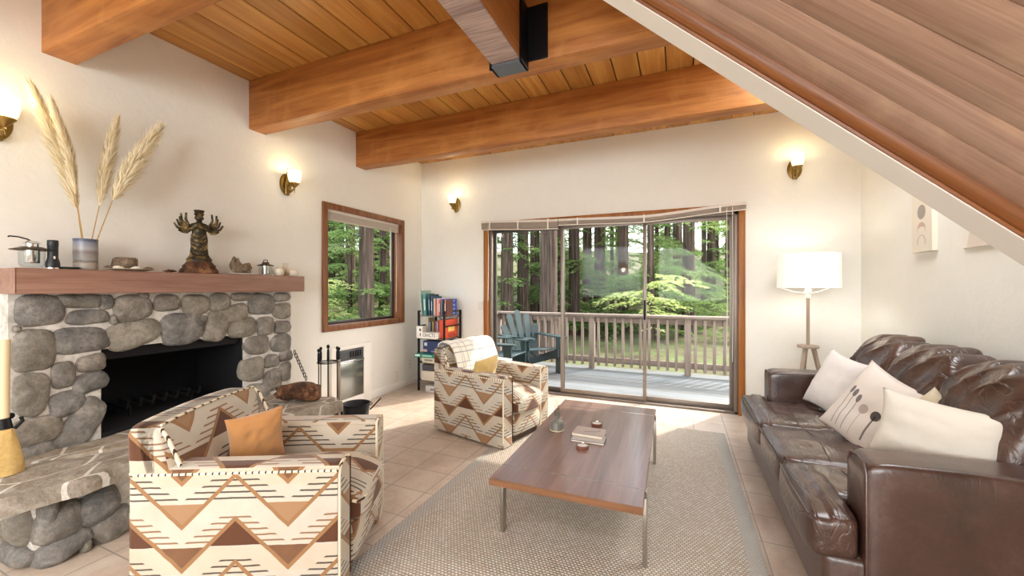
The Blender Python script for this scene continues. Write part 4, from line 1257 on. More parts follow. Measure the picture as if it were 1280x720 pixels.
# ================================================================== ARMCHAIRS
def armchair(label, loc, rz, group=None):
    """local: x across, +y forward, z up"""
    t = thing('armchair', label, 'armchair', loc, rz, group)
    W2, D2, AW = .325, .40, .125
    mb = MB(); mb.rbox(-W2 + .03, W2 - .03, -D2 + .03, D2 - .04, .0, .06, .004, 1); mb.build('plinth', plain('dark_plinth', '#4A3A2C', .8), t)
    for s in (-1, 1):
        x0, x1 = sorted((s * (W2 - AW), s * W2))
        def fn(u, P, s=s):
            return P
        bm = bmesh.new(); bmesh.ops.create_cube(bm, size=1)
        for v in bm.verts:
            v.co = Vector(((x0 + x1) / 2 + v.co.x * AW, -.0 + v.co.y * D2 * 2, (.295 + v.co.z * .55)))
        es = [e for e in bm.edges if all(v.co.z > .5 for v in e.verts)]
        bmesh.ops.bevel(bm, geom=es, offset=.028, segments=4, affect='EDGES', profile=.5)
        es = [e for e in bm.edges if abs(e.verts[0].co.z - e.verts[1].co.z) > .3]
        bmesh.ops.bevel(bm, geom=es, offset=.016, segments=3, affect='EDGES', profile=.5)
        bm.verts.index_update()
        MB().bm(bm).build('arm', ZIG, t, uvz=True, ang=45)
        mb = MB()
        xo, xi = s * (W2 - .004), s * (W2 - AW + .006)
        for yy in (D2 - .004,):
            mb.tube([(xo, yy, .06), (xo, yy, .53), (xo - s * .012, yy, .560), (xo - s * .03, yy, .567), (xi + s * .02, yy, .567), (xi, yy, .555), (xi, yy, .06)], .0065, 8)
        mb.tube([(xo + s * .0, -D2 + .02, .545), (xo + s * .0, D2 - .01, .545)], .006, 8)
        mb.build('piping', PIPE, t)
    # backrest: full width, puffy, its front face leaning back
    mb = MB()
    def bfn(u, P):
        f = (P.z + .225) / .45
        P = P.copy()
        if u.y > 0: P.y -= f * .10; P.y += .022 * (1 - u.x ** 2) * (1 - u.z ** 2)
        else: P.y -= f * .02
        P.z += (.014 * (1 - u.x ** 2) - .008) * max(u.z, 0)
        return P
    mb.puff(W2 - .002, .105, .225, p=16, n=18, fn=bfn, c=(0, -.29, .515))
    mb.box(-W2 + .004, W2 - .004, -D2 + .004, -D2 + .10, .05, .40)
    mb.build('backrest', ZIG, t, uvz=True, ang=50)
    # T of piping round the top edge of the back
    mb = MB()
    for s in (-1, 1):
        xs_ = s * (W2 - .010)
        mb.tube([(xs_, -.212, .575), (xs_, -.235, .63), (xs_, -.262, .69), (xs_ * .985, -.290, .722)], .0075, 8)
    mb.tube([(xs_ * .97 * (1 - 2 * k / 8), -.292, .732 + .014 * (1 - (1 - 2 * k / 8) ** 2)) for k in range(9)], .005, 8)
    mb.build('piping', PIPE, t)
    # cushioned inner back and seat
    iw = W2 - AW + .006
    mb = MB()
    def sfn(u, P):
        P = P.copy()
        if P.y > .2: P.z -= (P.y - .2) * .22
        P.z += .022 * (1 - u.x ** 2) * (1 - u.y ** 2) * (u.z > 0)
        if u.y > 0: P.y += .018 * (1 - u.x ** 2) * max(u.y, 0)
        return P
    mb.puff(iw, .315, .075, p=7, n=18, fn=sfn, c=(0, .125, .345)); mb.build('seat_cushion', ZIG, t, uvz=True, ang=60)
    mb = MB(); y_ = .425
    mb.tube([(-iw, .30, .385), (-iw + .01, y_, .352), (-iw + .04, y_ + .015, .35), (0, y_ + .028, .356), (iw - .04, y_ + .015, .35), (iw - .01, y_, .352), (iw, .30, .385)], .0065, 8)
    mb.build('piping', PIPE, t)
    mb = MB()
    def ffn(u, P):
        P = P.copy()
        if u.y > 0: P.y += .020 * (1 - u.z ** 2) * (1 - u.x ** 2 * .5)
        return P
    mb.puff(iw, .28, .105, p=9, n=16, fn=ffn, c=(0, .125, .168)); mb.build('front_panel', ZIG, t, uvz=True, ang=60)
    return t
c1 = Vector((-1.745, 1.30, 0))
armchair('zigzag upholstered armchair nearest the camera, beside the hearth', c1, R(26.3 - 90))
c2 = Vector((-1.565, 3.22, 0))
armchair('zigzag upholstered armchair by the bookshelf with a plaid throw on its back', c2, R(-14.5 - 90))

def pillow(name, label, loc, rot, sx, sy, th, mat, seed=0, wr=.006, group=None, cat='pillow', n=26, pinch=.10):
    """pillow in its own xz plane, thickness along y"""
    vs = []; fs = []
    for sd in (1, -1):
        b = len(vs)
        for j in range(n + 1):
            for i in range(n + 1):
                u, v = -1 + 2 * i / n, -1 + 2 * j / n
                k = 1 - pinch * ((1 - u * u) * abs(v) ** 2.5); k2 = 1 - pinch * ((1 - v * v) * abs(u) ** 2.5)
                x, z = u * sx * k2, v * sy * k
                t_ = th * ((1 - abs(u) ** 2.6) * (1 - abs(v) ** 2.6)) ** .55
                r_ = math.hypot(u, v)
                wv = wr * (noise.noise(Vector((u * 2.2 + seed, v * 2.2, seed))) * 1.6 + noise.noise(Vector((u * 5 + v * 3 + seed, v * 4, 2))) * .7) * (1 - abs(u * v) ** 2)
                edge = max(abs(u), abs(v)) ** 6
                wv += wr * .8 * math.sin(math.atan2(v, u) * 22 + seed) * max(0, r_ - .6) * (1 - edge)
                vs.append((x, sd * t_ + (wv * (1 if sd > 0 else -.6)) * (1 - edge), z))
        for j in range(n):
            for i in range(n):
                a = b + j * (n + 1) + i; q_ = (a, a + 1, a + n + 2, a + n + 1)
                fs.append(q_[::-1] if sd > 0 else q_)
    mb = MB().add(vs, fs)
    o = mb.build(name, mat, ang=180, weld=True)
    o.location = loc; o.rotation_euler = rot
    return tag(o, label, cat, group)
def fabric(name, c, sheen=.2, nz=.06):
    a = Mat(name, c, .85, spec=.15, Sheen_Weight=sheen); cc = lin(c); n = a.noise(a.co(), 260, 2); n2 = a.noise(a.co(), 6, 4)
    a.col(a.mix(n2, tuple(x * (1 - nz * 2) for x in cc[:3]) + (1,), tuple(min(1, x * (1 + nz)) for x in cc[:3]) + (1,))); a.bump(n * .4 + n2 * .6, .25, .004); return a.m
OR = fabric('orange_velvet', '#BD8854', .4); GOLD = fabric('gold_velvet', '#CDAE6B', .4)
# cushion on near chair: leans on the backrest by the far arm
q = at(321, 535, t=1.86)
pillow('orange_pillow', 'burnt orange velvet pillow on the nearest armchair', (q.x, q.y, .565), (R(-10), R(5), R(-112)), .118, .135, .05, OR, 3, cat='pillow')
q = at(606, 452, t=3.42)
pillow('gold_pillow', 'small gold satin pillow on the armchair with the throw', (q.x, q.y, .555), (R(-16), R(4), R(-14.5 - 90)), .15, .125, .05, GOLD, 5)

# plaid throw over the far chair's back
a = Mat('plaid_throw', '#E6DFD2', .9, spec=.1, Sheen_Weight=.2)
u_, v_, _ = a.xyz(a.co('UV'))
l1 = ((u_ * 1).mod(.085) < .006).max((v_ * 1).mod(.085) < .006); l2 = ((u_ + .03).mod(.17) < .012).max((v_ + .05).mod(.17) < .012)
c_ = a.mix(l1 * .75, '#EAE4D8', '#77808F'); c_ = a.mix(l2 * .5, c_, '#9A8E86'); a.col(c_); a.bump(a.noise(a.co(), 90, 3), .3, .004); PLAID = a.m
def throw():
    t = thing('throw_blanket', 'cream plaid throw blanket draped over the far armchair back', 'blanket', tuple(c2), R(-14.5 - 90))
    prof = [(-.165, .44), (-.172, .50), (-.188, .57), (-.215, .65), (-.245, .72), (-.275, .755), (-.33, .772), (-.38, .768), (-.415, .745), (-.425, .70), (-.420, .62), (-.415, .5)]
    N = 30; M2 = 20; vs = []; fs = []; uv = []
    L = [0]
    for i in range(1, len(prof)): L.append(L[-1] + math.hypot(prof[i][0] - prof[i - 1][0], prof[i][1] - prof[i - 1][1]))
    def pt(s_):
        s_ *= L[-1]
        for i in range(1, len(L)):
            if s_ <= L[i] + 1e-9:
                f = (s_ - L[i - 1]) / (L[i] - L[i - 1]); a_, b_ = prof[i - 1], prof[i]
                return a_[0] + (b_[0] - a_[0]) * f, a_[1] + (b_[1] - a_[1]) * f
        return prof[-1]
    for lay in (0, 1):
        for j in range(M2 + 1):
            for i in range(N + 1):
                s_ = i / N; x = -.325 + .56 * j / M2 + .02 * s_
                y, z = pt(s_)
                o = .006 * noise.noise(Vector((x * 9, s_ * 5, 1))) + .004 * math.sin(x * 40)
                k = 0 if lay == 0 else .012
                # outward = away from the back core
                cy, cz = -.33, .60
                d = Vector((0, y - cy, z - cz)).normalized()
                if z < .69: d = Vector((0, 1 if y > cy else -1, 0))
                vs.append((x, y + d.y * (k + o + .006), z + d.z * (k + o + .006))); uv.append((x, s_ * L[-1]))
    W_ = N + 1; n1 = (M2 + 1) * W_
    for j in range(M2):
        for i in range(N):
            a_ = j * W_ + i
            fs.append((a_, a_ + 1, a_ + W_ + 1, a_ + W_)); fs.append((n1 + a_, n1 + a_ + W_, n1 + a_ + W_ + 1, n1 + a_ + 1))
    for i in range(N): fs.append((i, n1 + i, n1 + i + 1, i + 1)); b_ = M2 * W_ + i; fs.append((b_, b_ + 1, n1 + b_ + 1, n1 + b_))
    for j in range(M2): a_ = j * W_; fs.append((a_, a_ + W_, n1 + a_ + W_, n1 + a_)); b_ = a_ + N; fs.append((b_, n1 + b_, n1 + b_ + W_, b_ + W_))
    o = MB().add(vs, fs).build('throw_cloth', PLAID, t, ang=60)
    d = o.data.uv_layers[0].data
    for lp in o.data.loops: d[lp.index].uv = uv[lp.vertex_index]
    mb = MB()
    mb.rbox(-.345, -.235, -.28, -.02, .565, .583, .008, 2); mb.build('throw_corner', PLAID, t)
throw()

# ================================================================== RUG AND COFFEE TABLE
rg = MB().rbox(-.872, .872, -1.45, 1.45, 0, .012, .004, 2).build('area_rug', RUG); rg.location = (-.512, 2.43, .0)
tag(rg, 'large grey-beige woven rug with a plain border under the coffee table', 'rug')
t = thing('coffee_table', 'low reddish-brown coffee table with steel legs on the woven rug', 'coffee table', (-.505, 2.452, .012), R(1.0))
H = .343
MB().rbox(-.352, .352, -.560, .560, H - .033, H, .002, 1).build('table_top', TABLE, t)
for s in (-1, 1):
    y0, y1 = sorted((s * .566, s * .728))
    MB().rbox(-.352, .352, y0, y1, H - .033, H, .002, 1).build('end_leaf', TABLE, t)
    MB().rbox(-.353, .353, s * .728 - .0012, s * .728 + .0012, H - .0325, H - .001, .0005, 1).build('edge_band', TEDGE, t)
    y0, y1 = s * .552 - .006, s * .552 + .006
    mb = MB(); mb.rbox(-.358, .358, s * .563 - .0028, s * .563 + .0028, H - .035, H + .0005, .001, 1)
    mb.rbox(-.350, .350, s * .563 - .018, s * .563 + .018, H - .046, H - .034, .002, 1)
    mb.build('frame_bar', STEEL, t)
    for sx in (-1, 1):
        x0, x1 = sorted((sx * .3535, sx * .3605))
        mb = MB(); mb.rbox(x0 - (.013 if sx > 0 else 0), x1 + (.013 if sx < 0 else 0), s * .563 - .022, s * .563 + .022, 0, H - .034, .003, 2)
        mb.build('leg', STEEL, t)
        MB().rbox(x0, x1, s * .563 - .022, s * .563 + .022, H - .034, H - .003, .002, 1).build('corner_bracket', STEEL, t)
TZ = .012 + H
def tpos(px, py): q = at(px, py, Z=TZ); return (q.x, q.y, TZ)
q = tpos(696, 538)
t = thing('oil_lamp', 'small grey oil lamp with clear glass chimney on the coffee table', 'oil lamp', q)
MB().lathe([(.040, 0), (.043, .003), (.043, .006), (.042, .008), (.042, .050), (.038, .060), (.022, .072), (.018, .076), (.018, .092), (.021, .094), (.021, .100), (0, .1)], 32).build('lamp_base', plain('grey_enamel', '#737169', .35, nz=.06), t)
MB().lathe([(.0425, .004), (.0445, .004), (.0445, .010), (.0425, .010)], 32).build('base_ring', plain('cream_ring', '#D8C9A5', .4), t)
MB().lathe([(.014, .100), (.020, .112), (.022, .125), (.018, .145), (.012, .168), (.0115, .20), (.010, .20), (.0105, .168), (.0165, .145), (.020, .125), (.018, .112), (.012, .100)], 24).build('glass_chimney', GLASS2, t)
MB().lathe([(.008, .10), (.009, .118), (.003, .122), (0, .122)], 12).build('burner', STEEL, t)
MB().tube([(.018, 0, .086), (.034, .004, .086), (.034, .004, .086)], [.002, .002, .004], 8).build('wick_knob', STEEL, t)
def bookobj(name, label, cat, loc, rz, sx, sy, sz, cover, pages='#E7DFCF', group=None):
    t = thing(name, label, cat, loc, rz, group)
    mb = MB(); mb.box(-sx / 2, sx / 2, -sy / 2, sy / 2, 0, .002); mb.box(-sx / 2, sx / 2, -sy / 2, sy / 2, sz - .002, sz); mb.box(-sx / 2, -sx / 2 + .002, -sy / 2, sy / 2, .002, sz - .002)
    mb.build('cover', cover, t, smooth=False)
    MB().box(-sx / 2 + .002, sx / 2 - .003, -sy / 2 + .003, sy / 2 - .003, .002, sz - .002).build('pages', plain('pages', pages, .8), t, smooth=False)
    return t
q = tpos(734, 546)
q2 = tpos(738, 549)
b1 = bookobj('notebook', 'dark-spined magazine lying under the upper book on the table', 'book', (q2[0] - .005, q2[1] - .02, TZ), R(2), .195, .115, .014, plain('dark_cover', '#3E3A3C', .35))
MB().box(-.096, .096, -.056, .056, .0141, .0146).build('cover_face', plain('pale_cover', '#B5ACA6', .3), b1, smooth=False)
b2 = bookobj('hardcover_book', 'pale book with a feather drawing on top of the magazine', 'book', (q[0] + .01, q[1] + .015, TZ + .015), R(-1), .185, .135, .016, plain('tan_cover', '#B59E8C', .35))
mb = MB(); mb.box(-.0915, .0915, -.066, .066, .0161, .0165); mb.build('cover_face', plain('warm_pale_cover', '#AD9A90', .3), b2, smooth=False)
mb = MB(); mb.tube([(-.03, -.02, .0168), (.02, -.004, .0168), (.05, .02, .0168), (.06, .035, .0168)], .0012, 6)
for i in range(6): mb.tube([(.0 + i * .01, -.01 + i * .006, .0168), (.018 + i * .01, -.006 + i * .007, .0168)], .0007, 5)
mb.build('feather_drawing', plain('grey_ink', '#6D6A6C', .6), b2)
CO = plain('coaster_wood', '#7A4A3A', .4); 
for (px, py), lb in (((728, 560), 'round wooden coaster dish in front of the books'), ((746, 532), 'round dark coaster dish behind the books')):
    q = tpos(px, py); t = thing('coaster_dish', lb, 'dish', q)
    MB().lathe([(.034, 0), (.036, .002), (.036, .018), (.033, .018), (.033, .012), (0, .012)], 32).build('dish_body', CO, t)
    MB().lathe([(.0345, .018), (.0355, .020), (.0335, .020), (.033, .018)], 32).build('metal_rim', CHROME, t)
    MB().lathe([(.0, .0125), (.032, .0125), (.032, .014), (0, .014)], 32).build('cork_pad', plain('pale_pad', '#D9D2CA', .5), t)

# ================================================================== SOFA
# local: origin at floor; x toward the right wall, y along the wall; sofa spans X .45-1.44, Y 1.81-3.72
sf0 = thing('leather_sofa', 'three-seat brown leather sofa along the right wall', 'sofa', (.95, 2.765, 0))
Sm = Matrix.Translation((-.95, -2.765, 0))
mb = MB(Sm); mb.rbox(.50, 1.42, 1.84, 3.69, .03, .27, .03, 4); mb.build('base_frame', LEATH, sf0, ang=50)
mb = MB(Sm)
for x in (.56, 1.36):
    for y in (1.90, 3.64): mb.rbox(x - .03, x + .03, y - .03, y + .03, 0, .04, .004, 1)
mb.build('feet', BLACK, sf0)
def armfn(u, P):
    P = P.copy()
    if u.z > 0: P.z += .010 * (1 - u.x ** 2)
    P.z += .004 * noise.noise(P * 9); P.y += .004 * noise.noise(P * 7 + Vector((4, 0, 0)))
    return P
for (y0, y1) in ((1.82, 2.01), (3.53, 3.71)):
    mb = MB(Sm); mb.puff(.40, (y1 - y0) / 2, .29, p=14, n=16, fn=armfn, c=(1.02, (y0 + y1) / 2, .345)); mb.build('arm', LEATH, sf0, ang=60)
    mb = MB(Sm); s_ = 1 if y0 > 3 else -1; yo = y0 + .012 if y0 < 3 else y1 - .012
    pts = [(.627, y0 + .012, .08), (.627, y0 + .012, .59), (.627, y0 + .03, .622), (.627, (y0 + y1) / 2, .632), (.627, y1 - .03, .622), (.627, y1 - .012, .59), (.627, y1 - .012, .08)]
    mb.tube(pts, .0045, 8); mb.build('seam_piping', LEATH, sf0)
mb = MB(Sm); mb.puff(.11, .93, .36, p=12, n=18, c=(1.35, 2.765, .44)); mb.build('back_frame', LEATH, sf0, ang=60)
# seat cushions (outer two wrap in front of the arms)
def seatfn(seed, w0, w1):
    def fn(u, P):
        P = P.copy()
        if u.z > 0:
            P.z += .018 * (1 - u.x ** 2) * (1 - u.y ** 2)
            k = (1 - u.x ** 4) * (1 - u.y ** 6)
            P.z += k * .012 * noise.noise(Vector((P.x * 5 + P.y * 9, P.y * 3 - P.x * 6 + seed, seed)))
            rg_ = 1 - abs(2 * (.5 + .5 * math.sin(P.y * 30 + P.x * 9 + 7 * noise.noise(Vector((P.x * 5, P.y * 4, seed))))) - 1)
            P.z += k * .013 * rg_ ** 2.2 * max(0, .25 + .75 * u.x)
        if u.x < 0: P.x -= .018 * (1 - u.z ** 2) * (1 - u.y ** 2) ; P.z -= .01
        return P
    return fn
bd = [1.815, 2.36, 2.93, 3.715]
for i in range(3):
    y0, y1 = bd[i] + .004, bd[i + 1] - .004
    yc = (y0 + y1) / 2
    mb = MB(Sm)
    # body of the cushion between the arms
    ya = max(y0, 2.015) ; yb = min(y1, 3.525)
    mb.puff(.335, (yb - ya) / 2, .085, p=9, n=40, fn=seatfn(i * 3.3, 0, 0), c=(.80, (ya + yb) / 2, .345))
    if i == 0: mb.puff(.080, (y1 - y0) / 2, .083, p=7, n=20, fn=seatfn(9, 0, 0), c=(.533, yc, .343))
    if i == 2: mb.puff(.080, (y1 - y0) / 2, .083, p=7, n=20, fn=seatfn(12, 0, 0), c=(.533, yc, .343))
    cu = mb.build('seat_cushion', LEATHC, sf0, ang=180)
    mb = MB(Sm); mb.tube([(.458, y0 + .035, .402), (.450, yc, .408), (.458, y1 - .035, .402)], .0035, 6)
    mb.tube([(.68, max(ya, y0) + .03, .428), (.70, yc, .446), (.68, min(yb, y1) - .03, .428)], .0025, 6); mb.build('seam_piping', LEATH, cu)
# back cushions with gathered folds fanning from the top
bb = [2.015, 2.51, 3.03, 3.525]
for i in range(3):
    y0, y1 = bb[i], bb[i + 1]; yc = (y0 + y1) / 2; hw_ = (y1 - y0) / 2 + .012
    def fn(u, P, seed=i * 5.1, hw_=hw_):
        P = P.copy(); f = (P.z + .26) / .52
        P.x += f * .17                                           # leans back to the wall
        P.x -= .05 * (1 - u.y ** 2) * (1 - u.z ** 2) * (u.x < .2)
        P.z += .03 * (1 - u.y ** 2) * max(0, u.z)
        if u.x < .9:
            ph = P.y * 44 + (u.z * 4.5) + 3.0 * noise.noise(Vector((P.y * 3, P.z * 3, seed)))
            amp = .030 * max(0, f) * (1 - u.y ** 4)
            rg_ = 1 - 2 * abs(math.sin(ph * .5)) ** .7
            P.x -= amp * rg_; P.z -= amp * .7 * rg_ * max(0, u.z)
            P.x += .014 * noise.noise(Vector((P.y * 6, P.z * 7, seed + 3)))
        return P
    mb = MB(Sm); mb.puff(.115, hw_, .265, p=5, n=48, fn=fn, c=(1.10, yc, .655)); cu = mb.build('back_cushion', LEATHC, sf0, ang=180)
LIN = fabric('white_linen', '#E4DEDA', .1); LIN2 = fabric('cream_linen', '#E2DCD0', .1); LIN3 = fabric('beige_linen', '#CDBFA6', .1)
a = Mat('poppy_linen', '#DCD2C8', .85, spec=.15)
pu, _, pv = a.xyz(a.co())                                    # pillow's own plane: x across, z up, metres
col = a.mix(a.noise(a.co(), 7, 3), '#D6CBC2', '#E3DAD1')
def ell(cx, cy, rx, ry):
    return ((((pu - cx) / rx) * ((pu - cx) / rx)) + (((pv - cy) / ry) * ((pv - cy) / ry))) < 1
SX = -1
for cx, cy, rx, ry, cc, bottom in ((-.115, .045, .011, .024, '#6A6366', -.17), (-.085, .038, .012, .024, '#6A6366', -.17), (-.05, .022, .012, .024, '#6A6366', -.17), (.0, -.01, .022, .026, '#B3A29B', -.17), (.065, -.005, .024, .026, '#2E2226', -.15)):
    ln = ((pu - cx - (cy - pv) * .08).abs() < (.0022 if cc != '#2E2226' else .0045)) * (pv < cy) * (pv > bottom)
    col = a.mix(ln * .75, col, cc); col = a.mix(ell(cx, cy, rx, ry) * .9, col, cc)
a.col(col); a.bump(a.noise(a.co(), 260, 2), .2, .003); POP = a.m
def lean(px, py, t_): q = at(px, py, t=t_); return q
# rotations: first lean back (X), then spin about Z so that the face looks into the room (-X, -Y)
def pil(label, px, py, t_, mat, hw_, hh, th, lean_, roll, rz, seed, name='throw_pillow'):
    q = at(px, py, t=t_)
    e = (Matrix.Rotation(R(rz), 4, 'Z') @ Matrix.Rotation(R(lean_), 4, 'X') @ Matrix.Rotation(R(roll), 4, 'Y')).to_euler()
    return pillow(name, label, q, e, hw_, hh, th, mat, seed, .009)
pil('plain white pillow nearest the far arm of the sofa', 1045, 480, 2.62, LIN, .165, .205, .065, -22, 12, -62, 1)
pil('pillow with dark poppy drawing, in the middle of the sofa', 1092, 515, 2.10, POP, .190, .225, .07, -24, 23, -54, 2)
pil('beige pillow behind the cream one, only its corner showing', 1163, 536, 1.80, LIN3, .14, .14, .05, -24, 38, -50, 6)
pil('plump cream pillow propped against the near arm of the sofa', 1170, 545, 1.62, LIN2, .195, .145, .075, -18, 6, -36, 4)

# ================================================================== FLOOR LAMP
q = at(1010, 400, Y=4.15)
t = thing('floor_lamp', 'tripod floor lamp with white drum shade behind the sofa', 'floor lamp', (q.x, q.y, 0))
for k in range(3):
    a_ = R(100 + 120 * k)
    MB().tube([(.035 * math.cos(a_), .035 * math.sin(a_), .77), (.19 * math.cos(a_), .19 * math.sin(a_), .0)], [.019, .014], 4).build('leg', LAMPW, t, smooth=False)
MB().lathe([(0, .755), (.075, .755), (.078, .76), (.078, .772), (.074, .778), (0, .778)], 32).build('leg_hub', LAMPW, t)
MB().tube([(0, 0, .77), (0, 0, 1.20)], .013, 14).build('pole', LAMPW, t)
MB().lathe([(.013, 1.18), (.02, 1.185), (.02, 1.22), (.028, 1.225), (.024, 1.25), (.015, 1.29), (0, 1.3)], 20).build('socket', WHITE, t)
mb = MB()
for k in range(3):
    a_ = R(30 + 120 * k); mb.tube([(0, 0, 1.225), (.10 * math.cos(a_), .10 * math.sin(a_), 1.235), (.215 * math.cos(a_), .215 * math.sin(a_), 1.275)], .003, 6)
mb.build('shade_spider', WHITE, t)
MB().lathe([(.222, 1.275), (.226, 1.272), (.224, 1.56), (.220, 1.562), (.219, 1.56), (.220, 1.276)], 48).build('lamp_shade', LSHADE, t)
l = lamp('floor_lamp_bulb', 'POINT', (0, 0, 1.42), 2.4, (1.0, .95, .86), radius=.05); l.parent = t

# ================================================================== PRINTS ON THE RIGHT WALL
def moonprint():
    pN = at(1165, 313, X=XR - .03); pF = at(1140, 316, X=XR - .03)
    yN, yF = pN.y, at(1140.5, 316, X=XR - .03).y
    zb = 1.27 + (360 - 313) / FPX * (pN.x / ray(1165, 313).x)
    yc = (yN + yF) / 2; hw_ = abs(yF - yN) / 2
    t = thing('moon_phase_print', 'tall canvas print of moon phases on the right wall', 'picture', (XR, yc, zb))
    MB().rbox(-.032, 0, -hw_, hw_, 0, .62, .002, 1).build('canvas', plain('canvas_cream', '#E9E1D2', .7), t)
    cs = [(.50, '#D9B98E', 'full'), (.395, '#D2A87C', 'full'), (.265, '#A39C93', 'full'), (.150, '#C9AFA0', 'crescent'), (.065, '#A9A39A', 'thin')]
    for z, c, kind in cs:
        if z > .6: continue
        r = .048
        mb = MB(); n = 28
        if kind == 'full': poly = [(r * math.cos(2 * PI * i / n), r * math.sin(2 * PI * i / n)) for i in range(n)]
        else:
            off = .030 if kind == 'crescent' else .012
            inner = r * (.80 if kind == 'crescent' else .92)
            poly = [(r * math.cos(PI * (1.12 - 1.24 * i / n)), r * math.sin(PI * (1.12 - 1.24 * i / n))) for i in range(n + 1)]
            a0 = poly[-1]; b0 = poly[0]
            top = r - (.045 if kind == 'crescent' else .018)
            ins = []
            for i in range(1, n):
                f = i / n; th_ = PI * (-.12 + 1.24 * f)
                ins.append((r * .86 * math.cos(th_), (top + .015) * math.sin(th_) if math.sin(th_) > 0 else r * math.sin(th_)))
            poly = poly + ins
        # plane of the wall: u -> -Y .. v -> Z
        vs = [(-.0325, u, z + v) for u, v in poly]
        c0 = len(vs)
        if kind == 'full': mb.add(vs, [tuple(range(len(vs)))])
        else:
            fs = []; m = n + 1
            inn = list(range(c0 - 1, m - 1, -1))
            for i in range(n):
                a1 = i; a2 = i + 1
                b1 = inn[min(max(i - 1, 0), len(inn) - 1)]; b2 = inn[min(i, len(inn) - 1)]
                if b1 == b2: fs.append((a1, a2, b1))
                else: fs.append((a1, a2, b2, b1))
            mb.add(vs, fs)
        mb.build('moon_shape', plain('moon_ink', c, .7), t, smooth=False)
moonprint()
yA, yB = at(1204, 311, X=XR - .01).y, at(1250, 308, X=XR - .01).y
zb = 1.27 + (360 - 311) / FPX * (at(1204, 311, X=XR).x / ray(1204, 311).x)
t = thing('line_art_print', 'thin pale print half hidden by the stair edge on the right wall', 'picture', (XR, (yA + yB) / 2, zb))
hw_ = abs(yA - yB) / 2
MB().rbox(-.014, 0, -hw_, hw_, 0, .5, .002, 1).build('panel', plain('print_paper', '#EDE8DE', .6), t)
MB().add([(-.0145, hw_ - .04 - .0, .0), (-.0145, -hw_ + .03, .0), (-.0145, -hw_ + .03, .22), (-.0145, hw_ * .1, .20), (-.0145, hw_ * .5, .12)], [(0, 1, 2, 3, 4)]).build('hill_shape', plain('print_blush', '#DDD0C3', .7), t, smooth=False)

# ================================================================== BOOKSHELF
bs = thing('bookshelf', 'narrow black metal frame shelf in the far left corner', 'bookshelf', (-2.80, 4.28, 0))
fxL, fxR, fyF, fyB = -.185, .185, -.19, .19
for x in (fxL, fxR):
    for y in (fyF, fyB): MB().rbox(x - .011, x + .011, y - .011, y + .011, 0, .99, .002, 1).build('post', BLACK, bs)
SHZ = [.93, .65, .35, .13]
for z in SHZ: MB().rbox(fxL, fxR, fyF, fyB, z - .012, z, .002, 1).build('shelf', wood('shelf_wood%d' % int(z * 100), '#8E7A66', '#5F5044', 0, 1.5, .5, knots=False), bs)
for z in (.98, .80, .35, .13):
    for x in (fxL, fxR): MB().rbox(x - .008, x + .008, fyF, fyB, z - .008, z + .008, .002, 1).build('end_bar', BLACK, bs)
for za, zb in ((.60, .93), (.93, .60)): MB().tube([(fxL, fyB, za), (fxR, fyB, zb)], .005, 6).build('cross_brace', BLACK, bs)
BX, BY = -2.80, 4.28
def sbook(label, x, z, w_, h_, d_, color, tilt=0, y=None, name='book', group='books on the corner bookshelf', stripe=None):
    y = BY - .185 + d_ / 2 + .01 if y is None else y
    t = thing(name, label, 'book', (x, y, z), 0, group)
    if tilt: t.rotation_euler.y = R(tilt); 
    cv = plain(name + '_cover', color, .45)
    mb = MB(); mb.box(-w_ / 2, -w_ / 2 + .0015, -d_ / 2, d_ / 2, 0, h_); mb.box(w_ / 2 - .0015, w_ / 2, -d_ / 2, d_ / 2, 0, h_); mb.box(-w_ / 2 + .0015, w_ / 2 - .0015, -d_ / 2, -d_ / 2 + .002, 0, h_)
    mb.build('cover', cv, t, smooth=False)
    MB().box(-w_ / 2 + .0016, w_ / 2 - .0016, -d_ / 2 + .0025, d_ / 2 - .003, .003, h_ - .004).build('pages', plain('paper', '#DDD5C5', .8), t, smooth=False)
    if stripe:
        MB().box(-w_ * .3, w_ * .3, -d_ / 2 - .0008, -d_ / 2, h_ * .25, h_ * .75).build('spine_label', plain('spine_ink', stripe, .6), t, smooth=False)
    return t
def shx(px): return at(px, 390, Y=BY - .17).x
z = .93
for (px, w_, h_, d_, c, st_, tl, lb) in (
    (527.5, .012, .31, .23, '#A9C0AE', None, -5, 'tallest pale green book leaning at the left of the top shelf'),
    (531.5, .034, .27, .20, '#4F8E8C', '#C9D9D6', -3, 'thick teal book second from left on the top shelf'),
    (537, .020, .26, .21, '#2F4048', '#9FB4C4', -2, 'dark slate book right of the teal one on the top shelf'),
    (540, .016, .235, .22, '#3E5F7C', '#C7D3DE', -1, 'steel blue book on the top shelf beside the dark slate one'),
    (543, .012, .21, .16, '#E9DCCB', None, 0, 'cream paperback left of the coral ones on the top shelf'),
    (545, .014, .21, .16, '#D9735F', None, 0, 'coral paperback on the top shelf, left of the white one'),
    (547.2, .010, .21, .15, '#F1E9DE', None, 0, 'white paperback between two coral books on the top shelf'),
    (549.3, .018, .20, .15, '#D66C66', '#F0DAD0', 0, 'coral red book on the top shelf beside the grey one'),
    (552.0, .012, .19, .15, '#6F8A90', None, 0, 'grey-green paperback on the top shelf'),
    (554.2, .014, .20, .15, '#27303C', None, 0, 'near-black book toward the right of the top shelf'),
    (556.6, .012, .20, .15, '#D9907A', '#FFFFFF', 0, 'salmon book with white spine text on the top shelf'),
    (558.6, .010, .20, .14, '#5A2F2A', None, 0, 'dark maroon book at the right end of the top shelf row')):
    sbook(lb, shx(px), z, w_, h_, d_, c, tl, stripe=st_)
